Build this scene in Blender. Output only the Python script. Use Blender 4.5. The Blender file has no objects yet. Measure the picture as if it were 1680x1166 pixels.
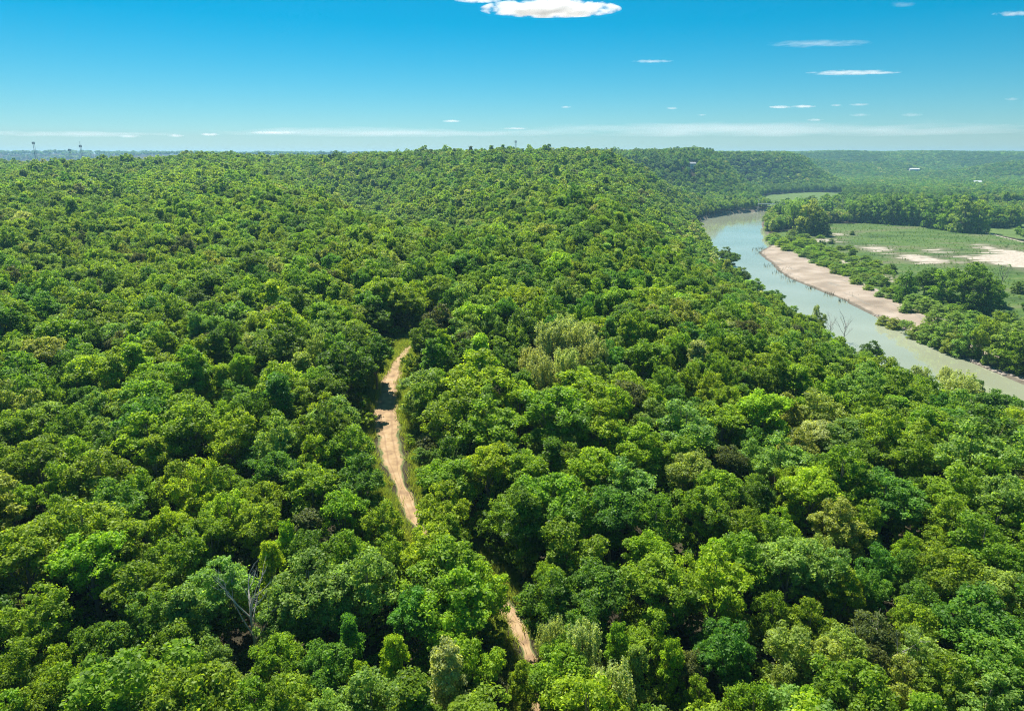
import bpy, math, random
import numpy as np
from mathutils import Vector

# ------------------------------------------------------------------ basics
scene = bpy.context.scene
COL = scene.collection
CAMZ = 100.0
F = 1120.0; PITCH = math.radians(16.28)
SP, CP = math.sin(PITCH), math.cos(PITCH)
R = math.radians

def ray(u, v):
    xc = (u - 840.0) / F; zc = (583.0 - v) / F
    return np.array([xc, CP + SP * zc, -SP + CP * zc])

def px2w(u, v, z=0.0):
    d = ray(u, v); t = (z - CAMZ) / d[2]
    return (d[0] * t, d[1] * t)

def w2px(x, y, z):
    z = z - CAMZ
    depth = y * CP - z * SP
    up = y * SP + z * CP
    return 840 + F * x / depth, 583 - F * up / depth, depth

def tag(o, label=None, cat=None, group=None, kind=None):
    if label: o['label'] = label
    if cat: o['category'] = cat
    if group: o['group'] = group
    if kind: o['kind'] = kind
    return o

def empty(name, loc, rz=0.0, scale=(1, 1, 1)):
    o = bpy.data.objects.new(name, None); COL.objects.link(o)
    o.location = loc; o.rotation_euler = (0, 0, rz); o.scale = scale
    o.empty_display_size = .5
    return o

def mesh_np(name, V, FQ, smooth=False):
    """V (n,3); FQ (m,k) faces of equal size"""
    V = np.asarray(V, np.float32); FQ = np.asarray(FQ, np.int32)
    me = bpy.data.meshes.new(name)
    me.vertices.add(len(V)); me.vertices.foreach_set('co', V.ravel())
    k = FQ.shape[1]
    me.loops.add(FQ.size); me.loops.foreach_set('vertex_index', FQ.ravel())
    me.polygons.add(len(FQ))
    me.polygons.foreach_set('loop_start', np.arange(0, FQ.size, k, dtype=np.int32))
    me.polygons.foreach_set('loop_total', np.full(len(FQ), k, np.int32))
    if smooth: me.polygons.foreach_set('use_smooth', np.ones(len(FQ), bool))
    me.update(calc_edges=True)
    return me

def fattr(me, name, arr):
    a = me.attributes.new(name, 'FLOAT', 'POINT'); a.data.foreach_set('value', np.asarray(arr, np.float32).ravel())

def obj(name, me, mat=None, parent=None):
    o = bpy.data.objects.new(name, me); COL.objects.link(o)
    if mat is not None and not me.materials: me.materials.append(mat)
    if parent is not None: o.parent = parent
    return o

class MB:
    """collects boxes and tapered tubes into one mesh"""
    def __init__(s): s.v = []; s.f = []
    def box(s, c, d, rz=0.0):
        n = len(s.v); ca, sa = math.cos(rz), math.sin(rz)
        for sx in (-.5, .5):
            for sy in (-.5, .5):
                for sz in (-.5, .5):
                    x, y = sx * d[0], sy * d[1]
                    s.v.append((c[0] + x * ca - y * sa, c[1] + x * sa + y * ca, c[2] + sz * d[2]))
        for q in ((0, 1, 3, 2), (4, 6, 7, 5), (0, 4, 5, 1), (2, 3, 7, 6), (0, 2, 6, 4), (1, 5, 7, 3)):
            s.f.append(tuple(n + i for i in q))
    def quad(s, pts):
        n = len(s.v); s.v += [tuple(p) for p in pts]; s.f.append(tuple(range(n, n + len(pts))))
    def tube(s, pts, rad, k=6):
        n = len(s.v)
        for i, p in enumerate(pts):
            p = Vector(p)
            a = Vector(pts[max(0, i - 1)]); b = Vector(pts[min(len(pts) - 1, i + 1)])
            d = (b - a).normalized()
            up = Vector((0, 0, 1)) if abs(d.z) < .9 else Vector((1, 0, 0))
            e1 = d.cross(up).normalized(); e2 = d.cross(e1)
            for j in range(k):
                t = 2 * math.pi * j / k
                s.v.append(tuple(p + (e1 * math.cos(t) + e2 * math.sin(t)) * rad[i]))
        for i in range(len(pts) - 1):
            for j in range(k):
                a0 = n + i * k + j; a1 = n + i * k + (j + 1) % k
                s.f.append((a0, a1, a1 + k, a0 + k))
        s.f.append(tuple(n + (len(pts) - 1) * k + j for j in range(k)))
        s.f.append(tuple(n + k - 1 - j for j in range(k)))
    def build(s, name, mat, parent=None, smooth=False):
        me = bpy.data.meshes.new(name); me.from_pydata(s.v, [], s.f); me.update()
        if smooth: me.polygons.foreach_set('use_smooth', np.ones(len(me.polygons), bool))
        return obj(name, me, mat, parent)

# ------------------------------------------------------------------ materials
def newmat(name):
    m = bpy.data.materials.new(name); m.use_nodes = True
    nt = m.node_tree; nt.nodes.clear()
    return m, nt.nodes, nt.links

def N(ns, t, **kw):
    n = ns.new(t)
    for k, v in kw.items():
        if k in n.inputs: n.inputs[k].default_value = v
        else: setattr(n, k, v)
    return n

def plain(name, col, rough=.7, metal=0.0, noise=.15, scale=1.0):
    m, ns, ln = newmat(name)
    out = N(ns, 'ShaderNodeOutputMaterial'); b = N(ns, 'ShaderNodeBsdfPrincipled', Roughness=rough, Metallic=metal)
    tc = N(ns, 'ShaderNodeNewGeometry'); no = N(ns, 'ShaderNodeTexNoise', Scale=scale, Detail=4.0)
    ln.new(tc.outputs['Position'], no.inputs['Vector'])
    mr = N(ns, 'ShaderNodeMapRange'); mr.inputs['To Min'].default_value = 1 - noise; mr.inputs['To Max'].default_value = 1 + noise
    ln.new(no.outputs['Fac'], mr.inputs['Value'])
    mx = N(ns, 'ShaderNodeVectorMath', operation='SCALE'); mx.inputs[0].default_value = col
    ln.new(mr.outputs[0], mx.inputs['Scale']); ln.new(mx.outputs[0], b.inputs['Base Color'])
    ln.new(b.outputs[0], out.inputs['Surface'])
    return m

def leafmat(name, col, trans=.5, vary=.14, tcol=None):
    m, ns, ln = newmat(name)
    out = N(ns, 'ShaderNodeOutputMaterial')
    oi = N(ns, 'ShaderNodeObjectInfo'); at = N(ns, 'ShaderNodeAttribute', attribute_name='tone')
    hsv = N(ns, 'ShaderNodeHueSaturation', Color=(*col, 1))
    mh = N(ns, 'ShaderNodeMapRange'); mh.inputs['To Min'].default_value = .5 - .018; mh.inputs['To Max'].default_value = +.5 + .012
    ln.new(oi.outputs['Random'], mh.inputs['Value'])
    hh_ = N(ns, 'ShaderNodeMath', operation='MULTIPLY_ADD'); hh_.inputs[1].default_value = -.022; ln.new(at.outputs['Fac'], hh_.inputs[0])
    h2_ = N(ns, 'ShaderNodeMath', operation='ADD'); h2_.inputs[1].default_value = .022; ln.new(mh.outputs[0], h2_.inputs[0]); ln.new(h2_.outputs[0], hh_.inputs[2])
    ln.new(hh_.outputs[0], hsv.inputs['Hue'])
    ml = N(ns, 'ShaderNodeMath', operation='MULTIPLY_ADD'); ml.inputs[1].default_value = 17.31; ml.inputs[2].default_value = .37
    fr = N(ns, 'ShaderNodeMath', operation='FRACT')
    ln.new(oi.outputs['Random'], ml.inputs[0]); ln.new(ml.outputs[0], fr.inputs[0])
    mv = N(ns, 'ShaderNodeMapRange'); mv.inputs['To Min'].default_value = 1 - vary; mv.inputs['To Max'].default_value = 1 + vary
    ln.new(fr.outputs[0], mv.inputs['Value'])
    mm = N(ns, 'ShaderNodeMath', operation='MULTIPLY'); ln.new(mv.outputs[0], mm.inputs[0]); ln.new(at.outputs['Fac'], mm.inputs[1])
    ln.new(mm.outputs[0], hsv.inputs['Value'])
    b = N(ns, 'ShaderNodeBsdfPrincipled', Roughness=.5)
    b.inputs['Specular IOR Level'].default_value = .22
    ln.new(hsv.outputs[0], b.inputs['Base Color'])
    tr = N(ns, 'ShaderNodeBsdfTranslucent')
    tm = N(ns, 'ShaderNodeMix', data_type='RGBA', blend_type='MULTIPLY'); tm.inputs['Factor'].default_value = 1
    ln.new(hsv.outputs[0], tm.inputs['A']); tm.inputs['B'].default_value = tcol or (1.9, 1.75, .6, 1)
    ln.new(tm.outputs['Result'], tr.inputs['Color'])
    mx = N(ns, 'ShaderNodeMixShader', Fac=trans)
    ln.new(b.outputs[0], mx.inputs[1]); ln.new(tr.outputs[0], mx.inputs[2]); ln.new(mx.outputs[0], out.inputs['Surface'])
    return m

# kinds: G mid green, B bright yellow-green, E emerald, D dark, P pale grey-green, O olive-yellow, L light green, S scrub brown-olive
KCOL = {
    'G': (.182, .308, .024), 'B': (.235, .375, .022), 'E': (.118, .262, .034), 'D': (.104, .205, .020),
    'P': (.330, .400, .160), 'O': (.260, .340, .070), 'L': (.205, .340, .070), 'S': (.120, .155, .050),
}
KINDS = list(KCOL)
LEAF = {k: leafmat('leaves_' + k, c) for k, c in KCOL.items()}
BARK = plain('bark', (.22, .19, .15), .9, scale=3)
DEADWOOD = plain('dead_wood', (.42, .39, .35), .85, scale=3)

# ------------------------------------------------------------------ polygons in world space
def wpts(pts, z=0.0): return np.array([px2w(u, v, z) for u, v in pts])

def sdist(P, X, Y):
    """signed distance to closed polygon, positive inside"""
    d2 = np.full(X.shape, 1e18); ins = np.zeros(X.shape, bool)
    n = len(P)
    for i in range(n):
        ax, ay = P[i]; bx, by = P[(i + 1) % n]
        ex, ey = bx - ax, by - ay
        t = np.clip(((X - ax) * ex + (Y - ay) * ey) / (ex * ex + ey * ey + 1e-9), 0, 1)
        d2 = np.minimum(d2, (X - ax - t * ex) ** 2 + (Y - ay - t * ey) ** 2)
        if by != ay:
            c = ((ay > Y) != (by > Y)) & (X < ex * (Y - ay) / ey + ax)
            ins ^= c
    d = np.sqrt(d2)
    return np.where(ins, d, -d)

def ldist(P, X, Y):
    d2 = np.full(X.shape, 1e18)
    for i in range(len(P) - 1):
        ax, ay = P[i]; bx, by = P[i + 1]
        ex, ey = bx - ax, by - ay
        t = np.clip(((X - ax) * ex + (Y - ay) * ey) / (ex * ex + ey * ey + 1e-9), 0, 1)
        d2 = np.minimum(d2, (X - ax - t * ex) ** 2 + (Y - ay - t * ey) ** 2)
    return np.sqrt(d2)

EAST = wpts([(1760, 658), (1680, 629), (1640, 612), (1600, 596), (1560, 577), (1530, 563), (1500, 549), (1465, 531), (1430, 515), (1385, 492),
             (1340, 474), (1300, 458), (1280, 446), (1270, 434), (1254, 422), (1246, 414), (1262, 405), (1274, 397), (1262, 386),
             (1254, 377), (1250, 367), (1258, 357), (1290, 350), (1340, 346), (1420, 343), (1560, 340)])
WEST_FAR = wpts([(1560, 337), (1420, 339), (1340, 340), (1290, 342), (1250, 346.5), (1200, 351), (1160, 358), (1128, 370)])
WEST_NEAR = np.array([(244, 900), (222, 800), (198, 690), (180, 600), (170, 500), (166, 400), (160, 320), (160, 250), (185, 180), (240, 100), (300, -20), (380, -200)])
RIVER = np.vstack([EAST, WEST_FAR, WEST_NEAR, [(520, -200), (400, 0), (330, 140)]])
BAR = wpts([(1240, 414), (1262, 402), (1276, 402), (1292, 414), (1326, 427), (1366, 445), (1400, 461), (1440, 480), (1480, 498), (1520, 516), (1545, 528),
            (1600, 560), (1660, 590), (1720, 615), (1720, 660), (1600, 610), (1520, 570), (1430, 522), (1340, 482), (1262, 440)], .5)
MEADOW = wpts([(1250, 396), (1262, 384), (1300, 376), (1345, 367), (1420, 367), (1500, 370), (1560, 376), (1600, 381), (1640, 388), (1700, 402), (1900, 450), (2100, 640),
               (1800, 700), (1640, 640), (1500, 570), (1380, 505), (1262, 440)], 2)
FIELD_E = wpts([(1612, 372), (1640, 367), (1700, 366), (1800, 372), (1850, 410), (1700, 396), (1650, 387), (1616, 380)], 3)
FIELD_N = wpts([(1245, 327), (1262, 321), (1300, 317.5), (1340, 316), (1375, 317), (1385, 320), (1372, 334), (1340, 341), (1300, 342), (1268, 341), (1250, 336)], 3)
ROADL = wpts([(1612, 379), (1640, 387), (1680, 397), (1760, 415)], 3)
def ell(cx, cy, rx, ry, z=2, n=14):
    return wpts([(cx + rx * math.cos(2 * math.pi * i / n), cy + ry * math.sin(2 * math.pi * i / n)) for i in range(n)], z)
PATCH = [ell(1350, 394, 17, 2.8), ell(1373, 384.5, 9, 1.3), ell(1424, 407, 24, 2.6), ell(1440, 411, 12, 1), wpts([(1466, 416), (1490, 418), (1530, 423), (1562, 429), (1540, 433), (1500, 428), (1475, 422)], 2),
         wpts([(1606, 402), (1630, 408), (1660, 412), (1700, 420), (1760, 436), (1740, 452), (1680, 440), (1640, 434), (1600, 425), (1560, 421), (1600, 419), (1635, 420), (1620, 410)], 2),
         ell(1395, 434, 24, 6), ell(1330, 415, 14, 2.5), ell(1535, 411, 10, 1.2), ell(1440, 455, 18, 3), ell(1345, 335, 30, 1.5), ell(1383, 349, 14, 2.2)]
TRACK = np.array([(6, 60), (3, 84), (0, 93), (-9, 103), (-17.5, 114), (-24, 130), (-27, 140), (-31, 156), (-33, 172), (-33, 190), (-31, 206), (-26, 222), (-14, 236), (4, 246), (24, 250)], float)

def ss(a, b, x):
    t = np.clip((x - a) / (b - a), 0, 1); return t * t * (3 - 2 * t)

rs = np.random.RandomState(7)
WAV = [(rs.uniform(0, 2 * math.pi), rs.uniform(0, 6.28)) for _ in range(12)]
def undul(X, Y, L, i0):
    s = 0
    for i in range(3):
        a, p = WAV[(i0 + i) % 12]
        s = s + np.sin((X * math.cos(a) + Y * math.sin(a)) * 2 * math.pi / (L * (1 + .37 * i)) + p)
    return s / 3

def terrain(X, Y):
    X = np.asarray(X, float); Y = np.asarray(Y, float)
    dr = -sdist(RIVER, X, Y)                      # distance outside water
    # which side: west of river
    we = np.interp(Y, [-200, 0, 100, 180, 250, 320, 500, 690, 900, 1000, 1100, 1200, 1290, 1340], [440, 300, 270, 230, 205, 195, 200, 230, 275, 300, 360, 440, 560, 2600])
    west = (X < we) | (Y > 1340)
    P = np.interp(Y, [-300, 60, 88, 190, 300, 500, 800, 950, 1100, 1500, 6000], [24, 26, 30, 40, 45, 53, 71, 83, 86, 84, 92])
    D = np.interp(Y, [0, 300, 600, 850, 1000, 1100], [115, 115, 120, 125, 125, 110])
    f = ss(0, 1, np.clip((dr - 3) / D, 0, 1)) * .97 + .03
    und = undul(X, Y, 170, 0) * (3.5 + 3.5 * ss(250, 450, Y)) + undul(X, Y, 420, 3) * 8 * ss(250, 550, Y) * ss(1100, 800, Y) + undul(X, Y, 260, 8) * 4 * ss(700, 900, Y)
    bump = -15 * ss(-330, -600, X) * ss(500, 900, Y) + 8 * np.exp(-((X + 110) / 150) ** 2 - ((Y - 1020) / 160) ** 2) + 6 * np.exp(-((X + 480) / 130) ** 2 - ((Y - 960) / 150) ** 2) \
        - 33 * np.exp(-((X + .37 * Y - 125) / (28 + .055 * Y)) ** 2) * ss(300, 560, Y) * ss(1040, 800, Y) - 13 * np.exp(-((X + 255) / 95) ** 2 - ((Y - 1010) / 200) ** 2) + 3 * np.exp(-((X + 700) / 90) ** 2 - ((Y - 960) / 150) ** 2)
    Hw = 2 + (P - 2 + und * f + bump) * f
    # the plateau ends north of y~1150 on the east part, valley then second hill
    lim = 1120 + np.clip(120 - X, 0, 2000) * 1.2
    east_end = ss(lim + 260, lim - 60, Y)
    Hw = 4 + (Hw - 4) * np.maximum(east_end, ss(-100, -500, X))
    q2 = np.minimum(((X - 320) / 340) ** 2 + ((Y - 2020) / 600) ** 2, ((X - 640) / 500) ** 2 + ((Y - 2480) / 480) ** 2)
    h2 = 92 * ss(1.05, .30, q2) + undul(X, Y, 300, 5) * 4 * ss(1, .5, q2)
    h2 = h2 + 9 * np.exp(-((X - 520) / 120) ** 2 - ((Y - 1820) / 110) ** 2); h2 = h2 - 10 * ss(.5, .62, q2) * ss(1, .7, q2)
    # far range
    edge = 3300 + 260 * undul(X, Y * 0, 1500, 1) + 180 * undul(X, Y * 0, 620, 4) - .08 * X
    h3 = (104 + 8 * undul(X, Y, 1600, 7) + 5 * undul(X, Y, 500, 2)) * ss(edge, edge + 900, Y)
    spur = 66 * np.exp(-((X - 2150) / 330) ** 2 - ((Y - 2900) / 150) ** 2) + 55 * np.exp(-((X - 1350) / 330) ** 2 - ((Y - 3150) / 170) ** 2) + 48 * np.exp(-((X - 1750) / 200) ** 2 - ((Y - 3300) / 130) ** 2) + 75 * np.exp(-((X - 950) / 330) ** 2 - ((Y - 3300) / 220) ** 2)
    flat = 2.2 + .8 * undul(X, Y, 240, 2) + .0008 * np.clip(Y - 1200, 0, 3000)
    low = np.maximum(flat, flat + h2 + spur); low = np.maximum(low, h3)
    Hn = np.maximum(np.where(west & (Y <= 1340 + 5000), Hw, 0), low * ss(0, 30, dr))
    He = low
    bank = ss(-2, 26, dr)
    He = .25 + (He - .25) * bank
    north = Y > 1120
    Z = np.where(west, np.where(north, Hn, Hw), He)
    Z = np.where(dr < 0, -1.6 * ss(0, 14, -dr), np.maximum(Z, .12 + .05 * np.minimum(dr, 10)))
    return Z

# ------------------------------------------------------------------ ground sheet
def axis(parts):
    out = [parts[0][0]]
    for a, b, s in parts:
        n = max(1, int(round((b - a) / s))); out += list(np.linspace(a, b, n + 1)[1:])
    return np.array(out)
gx = axis([(-16000, -4000, 1500), (-4000, -1200, 140), (-1200, -300, 22), (-300, 150, 6), (150, 900, 4.5), (900, 1500, 14), (1500, 4000, 50), (4000, 16000, 1200)])
gy = axis([(-3000, -300, 300), (-300, 20, 30), (20, 330, 5), (330, 1000, 6), (1000, 1450, 9), (1450, 2600, 26), (2600, 6000, 55), (6000, 22000, 1600)])
GX, GY = np.meshgrid(gx, gy)
GZ = terrain(GX, GY)
nx, ny = len(gx), len(gy)
I = (np.arange(ny - 1)[:, None] * nx + np.arange(nx - 1)[None, :]).ravel()
me = mesh_np('ground', np.stack([GX.ravel(), GY.ravel(), GZ.ravel()], 1), np.stack([I, I + 1, I + nx + 1, I + nx], 1), True)
sd_bar = sdist(BAR, GX, GY); sd_mea = sdist(MEADOW, GX, GY)
sd_f = np.maximum(sdist(FIELD_E, GX, GY), sdist(FIELD_N, GX, GY))
sd_p = np.full(GX.shape, -1e9)
for p in PATCH: sd_p = np.maximum(sd_p, sdist(p, GX, GY))
fattr(me, 'shore', np.clip(-sdist(RIVER, GX, GY), -60, 60)); fattr(me, 'bar', np.clip(sd_bar, -60, 60)); fattr(me, 'meadow', np.clip(sd_mea, -60, 60)); fattr(me, 'field', np.clip(sd_f, -60, 60))
fattr(me, 'patch', np.clip(sd_p, -60, 60)); fattr(me, 'road', np.clip(ldist(ROADL, GX, GY), 0, 60)); fattr(me, 'trk', np.clip(ldist(TRACK, GX, GY), 0, 60))

def ground_mat():
    m, ns, ln = newmat('ground')
    out = N(ns, 'ShaderNodeOutputMaterial'); b = N(ns, 'ShaderNodeBsdfPrincipled', Roughness=.95)
    b.inputs['Specular IOR Level'].default_value = .15
    g = N(ns, 'ShaderNodeNewGeometry')
    def noise(sc, det=5.0, stretch=None):
        n = N(ns, 'ShaderNodeTexNoise', Scale=sc, Detail=det)
        if stretch:
            mp = N(ns, 'ShaderNodeMapping'); mp.inputs['Scale'].default_value = stretch
            ln.new(g.outputs['Position'], mp.inputs['Vector']); ln.new(mp.outputs[0], n.inputs['Vector'])
        else: ln.new(g.outputs['Position'], n.inputs['Vector'])
        return n.outputs['Fac']
    def mask(attr, nz, amp, lo, hi):
        a = N(ns, 'ShaderNodeAttribute', attribute_name=attr)
        mu = N(ns, 'ShaderNodeMath', operation='MULTIPLY_ADD'); mu.inputs[1].default_value = amp; ln.new(nz, mu.inputs[0])
        ad = N(ns, 'ShaderNodeMath', operation='SUBTRACT'); ad.inputs[1].default_value = amp * .5
        mu.inputs[2].default_value = 0; ln.new(a.outputs['Fac'], mu.inputs[2]); ln.new(mu.outputs[0], ad.inputs[0])
        mr = N(ns, 'ShaderNodeMapRange', interpolation_type='SMOOTHSTEP')
        mr.inputs['From Min'].default_value = lo; mr.inputs['From Max'].default_value = hi
        ln.new(ad.outputs[0], mr.inputs['Value']); return mr.outputs[0]
    def ramp(f, stops):
        r = N(ns, 'ShaderNodeValToRGB'); e = r.color_ramp.elements
        while len(e) < len(stops): e.new(.5)
        for i, (p, c) in enumerate(stops): e[i].position = p; e[i].color = (*c, 1)
        ln.new(f, r.inputs['Fac']); return r.outputs['Color']
    def mix(f, a, c):
        x = N(ns, 'ShaderNodeMix', data_type='RGBA'); ln.new(f, x.inputs['Factor']); ln.new(a, x.inputs['A']); ln.new(c, x.inputs['B']); return x.outputs['Result']
    n1, n2, n3 = noise(.35), noise(.05), noise(.9, 8.0)
    n4 = noise(.028, 8.0, (.5, 1.0, 1))
    litter = ramp(n1, [(.3, (.030, .026, .016)), (.7, (.065, .055, .030))])
    mead = ramp(n4, [(.34, (.028, .062, .012)), (.44, (.055, .115, .018)), (.54, (.085, .14, .028)), (.62, (.13, .14, .065)), (.72, (.12, .10, .07))])
    mead2 = ramp(n1, [(.38, (.02, .04, .010)), (.5, (.075, .12, .028)), (.65, (.14, .17, .06))])
    x = N(ns, 'ShaderNodeMix', data_type='RGBA'); x.inputs['Factor'].default_value = .35; ln.new(mead, x.inputs['A']); ln.new(mead2, x.inputs['B'])
    mead = x.outputs['Result']
    sand = ramp(n2, [(.3, (.20, .16, .12)), (.5, (.29, .235, .18)), (.7, (.37, .31, .25))])
    pale = ramp(n1, [(.3, (.30, .25, .19)), (.7, (.48, .43, .36))])
    field = ramp(n2, [(.3, (.075, .125, .03)), (.7, (.115, .17, .04))])
    wide = noise(.12, 6.0)
    c = mix(mask('meadow', wide, 16, -2, 2), litter, mead)
    c = mix(mask('field', wide, 6, -1, 1), c, field)
    strk = noise(.10, 6.0, (.35, 1.5, 1))
    earth = ramp(n3, [(.3, (.075, .085, .035)), (.5, (.14, .125, .08)), (.7, (.19, .165, .12))])
    em = N(ns, 'ShaderNodeMath', operation='MULTIPLY'); em.inputs[1].default_value = .75; ln.new(mask('patch', strk, 90, -26, 2), em.inputs[0])
    mm_ = N(ns, 'ShaderNodeMath', operation='MULTIPLY'); ln.new(em.outputs[0], mm_.inputs[0]); ln.new(mask('meadow', wide, 16, -2, 2), mm_.inputs[1])
    c = mix(mm_.outputs[0], c, earth)
    c = mix(mask('patch', strk, 95, -2, 4), c, pale)
    c = mix(mask('bar', wide, 14, -1, 1.5), c, sand)
    band = noise(.07, 7.0, (2.2, .35, 1))
    bm_ = N(ns, 'ShaderNodeMapRange', interpolation_type='SMOOTHSTEP'); bm_.inputs['From Min'].default_value = .53; bm_.inputs['From Max'].default_value = .66; bm_.inputs['To Max'].default_value = .55; ln.new(band, bm_.inputs['Value'])
    gv = ramp(n3, [(.3, (.12, .11, .09)), (.7, (.26, .24, .20))])
    mul = N(ns, 'ShaderNodeMath', operation='MULTIPLY'); ln.new(bm_.outputs[0], mul.inputs[0]); ln.new(mask('bar', wide, 14, -1, 1.5), mul.inputs[1])
    c = mix(mul.outputs[0], c, gv)
    wet = ramp(n1, [(.3, (.10, .085, .06)), (.7, (.15, .13, .10))])
    c = mix(mask('shore', wide, 7, 3.2, .6), c, wet)
    rd = mask('road', wide, 1, 2.2, 1.6); c = mix(rd, c, pale)
    ln.new(c, b.inputs['Base Color'])
    bp = N(ns, 'ShaderNodeBump', Strength=.6, Distance=.5); ln.new(n3, bp.inputs['Height']); ln.new(bp.outputs[0], b.inputs['Normal'])
    ln.new(b.outputs[0], out.inputs['Surface'])
    return m
GM = ground_mat()
o = obj('ground', me, GM); tag(o, 'wooded hills and green valley floor with pale sandy patches', 'ground', kind='structure')

# water
def water_mat():
    m, ns, ln = newmat('water')
    out = N(ns, 'ShaderNodeOutputMaterial'); b = N(ns, 'ShaderNodeBsdfPrincipled', Roughness=.06)
    b.inputs['IOR'].default_value = 1.33
    g = N(ns, 'ShaderNodeNewGeometry')
    n = N(ns, 'ShaderNodeTexNoise', Scale=.012, Detail=3.0); ln.new(g.outputs['Position'], n.inputs['Vector'])
    r = N(ns, 'ShaderNodeValToRGB'); e = r.color_ramp.elements
    e[0].position = .35; e[0].color = (.24, .26, .17, 1); e[1].position = .65; e[1].color = (.29, .31, .22, 1)
    ln.new(n.outputs['Fac'], r.inputs['Fac']); ln.new(r.outputs[0], b.inputs['Base Color'])
    w = N(ns, 'ShaderNodeTexNoise', Scale=.9, Detail=3.0); ln.new(g.outputs['Position'], w.inputs['Vector'])
    bp = N(ns, 'ShaderNodeBump', Strength=.10, Distance=.08); ln.new(w.outputs['Fac'], bp.inputs['Height']); ln.new(bp.outputs[0], b.inputs['Normal'])
    ln.new(b.outputs[0], out.inputs['Surface']); return m
wx = np.linspace(100, 2600, 60); wy = np.linspace(-210, 1700, 60)
WX, WY = np.meshgrid(wx, wy); I = (np.arange(59)[:, None] * 60 + np.arange(59)[None, :]).ravel()
me = mesh_np('river', np.stack([WX.ravel(), WY.ravel(), np.zeros(3600)], 1), np.stack([I, I + 1, I + 61, I + 60], 1))
tag(obj('river', me, water_mat()), 'pale green-blue river curving round a sandy gravel bar', 'river', kind='structure')

# track
def strip(P, W, n=8, zoff=.07):
    P = np.array(P); seg = np.r_[0, np.cumsum(np.hypot(*np.diff(P, axis=0).T))]
    t = np.arange(0, seg[-1], 1.0)
    X = np.interp(t, seg, P[:, 0]); Y = np.interp(t, seg, P[:, 1])
    k = np.ones(9) / 9; Xs = np.convolve(np.pad(X, 4, 'edge'), k, 'valid'); Ys = np.convolve(np.pad(Y, 4, 'edge'), k, 'valid')
    dx, dy = np.gradient(Xs), np.gradient(Ys); L = np.hypot(dx, dy); nxv, nyv = -dy / L, dx / L
    w = np.interp(t / seg[-1], np.linspace(0, 1, len(W)), W)
    w = w + np.sin(t * .9) * .25 + np.sin(t * .37 + 1) * .4
    s = np.linspace(-1, 1, n + 1)
    VX = Xs[:, None] + nxv[:, None] * w[:, None] * s; VY = Ys[:, None] + nyv[:, None] * w[:, None] * s
    VZ = terrain(VX, VY) + zoff - .05 * np.abs(s) ** 6
    I = (np.arange(len(t) - 1)[:, None] * (n + 1) + np.arange(n)[None, :]).ravel()
    return np.stack([VX.ravel(), VY.ravel(), VZ.ravel()], 1), np.stack([I, I + 1, I + n + 2, I + n + 1], 1), np.abs(np.tile(s, len(t)))
V, Q, S_ = strip(TRACK, [1.6, 1.4, 1.3, 1.4, 3.6, 5.4, 4.2, 2.2, 1.4, 1.1])
me = mesh_np('dirt_track', V, Q, True); fattr(me, 'edge', S_)
m, ns, ln = newmat('dirt')
out = N(ns, 'ShaderNodeOutputMaterial'); b = N(ns, 'ShaderNodeBsdfPrincipled', Roughness=.95)
g = N(ns, 'ShaderNodeNewGeometry'); n1 = N(ns, 'ShaderNodeTexNoise', Scale=.5, Detail=8.0); ln.new(g.outputs['Position'], n1.inputs['Vector'])
r = N(ns, 'ShaderNodeValToRGB'); e = r.color_ramp.elements
e.new(.5)
for i, (p, c) in enumerate([(.3, (.21, .135, .075)), (.5, (.35, .235, .12)), (.68, (.42, .30, .175))]): e[i].position = p; e[i].color = (*c, 1)
ln.new(n1.outputs['Fac'], r.inputs['Fac'])
at = N(ns, 'ShaderNodeAttribute', attribute_name='edge'); ad = N(ns, 'ShaderNodeMath', operation='ADD'); ln.new(at.outputs['Fac'], ad.inputs[0]); ln.new(n1.outputs['Fac'], ad.inputs[1])
mr = N(ns, 'ShaderNodeMapRange', interpolation_type='SMOOTHSTEP'); mr.inputs['From Min'].default_value = 1.15; mr.inputs['From Max'].default_value = 1.4; ln.new(ad.outputs[0], mr.inputs['Value'])
mx = N(ns, 'ShaderNodeMix', data_type='RGBA'); mx.inputs['B'].default_value = (.10, .12, .035, 1); ln.new(mr.outputs[0], mx.inputs['Factor']); ln.new(r.outputs[0], mx.inputs['A'])
wv = N(ns, 'ShaderNodeMath', operation='SUBTRACT'); wv.inputs[1].default_value = .34; ln.new(at.outputs['Fac'], wv.inputs[0])
ab = N(ns, 'ShaderNodeMath', operation='ABSOLUTE'); ln.new(wv.outputs[0], ab.inputs[0])
rr_ = N(ns, 'ShaderNodeMapRange', interpolation_type='SMOOTHSTEP'); rr_.inputs['From Min'].default_value = .02; rr_.inputs['From Max'].default_value = .12; rr_.inputs['To Min'].default_value = .45; rr_.inputs['To Max'].default_value = 0; ln.new(ab.outputs[0], rr_.inputs['Value'])
m3 = N(ns, 'ShaderNodeMix', data_type='RGBA'); m3.inputs['B'].default_value = (.20, .12, .065, 1); ln.new(rr_.outputs[0], m3.inputs['Factor']); ln.new(mx.outputs['Result'], m3.inputs['A'])
ln.new(m3.outputs['Result'], b.inputs['Base Color'])
bp = N(ns, 'ShaderNodeBump', Strength=.7, Distance=.3); ln.new(n1.outputs['Fac'], bp.inputs['Height']); ln.new(bp.outputs[0], b.inputs['Normal'])
ln.new(b.outputs[0], out.inputs['Surface'])
tag(obj('dirt_track', me, m), 'sandy orange dirt track winding between the trees', 'track', kind='structure')

# ------------------------------------------------------------------ tree meshes
def unit(a): return a / (np.linalg.norm(a, axis=-1, keepdims=True) + 1e-9)

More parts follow.
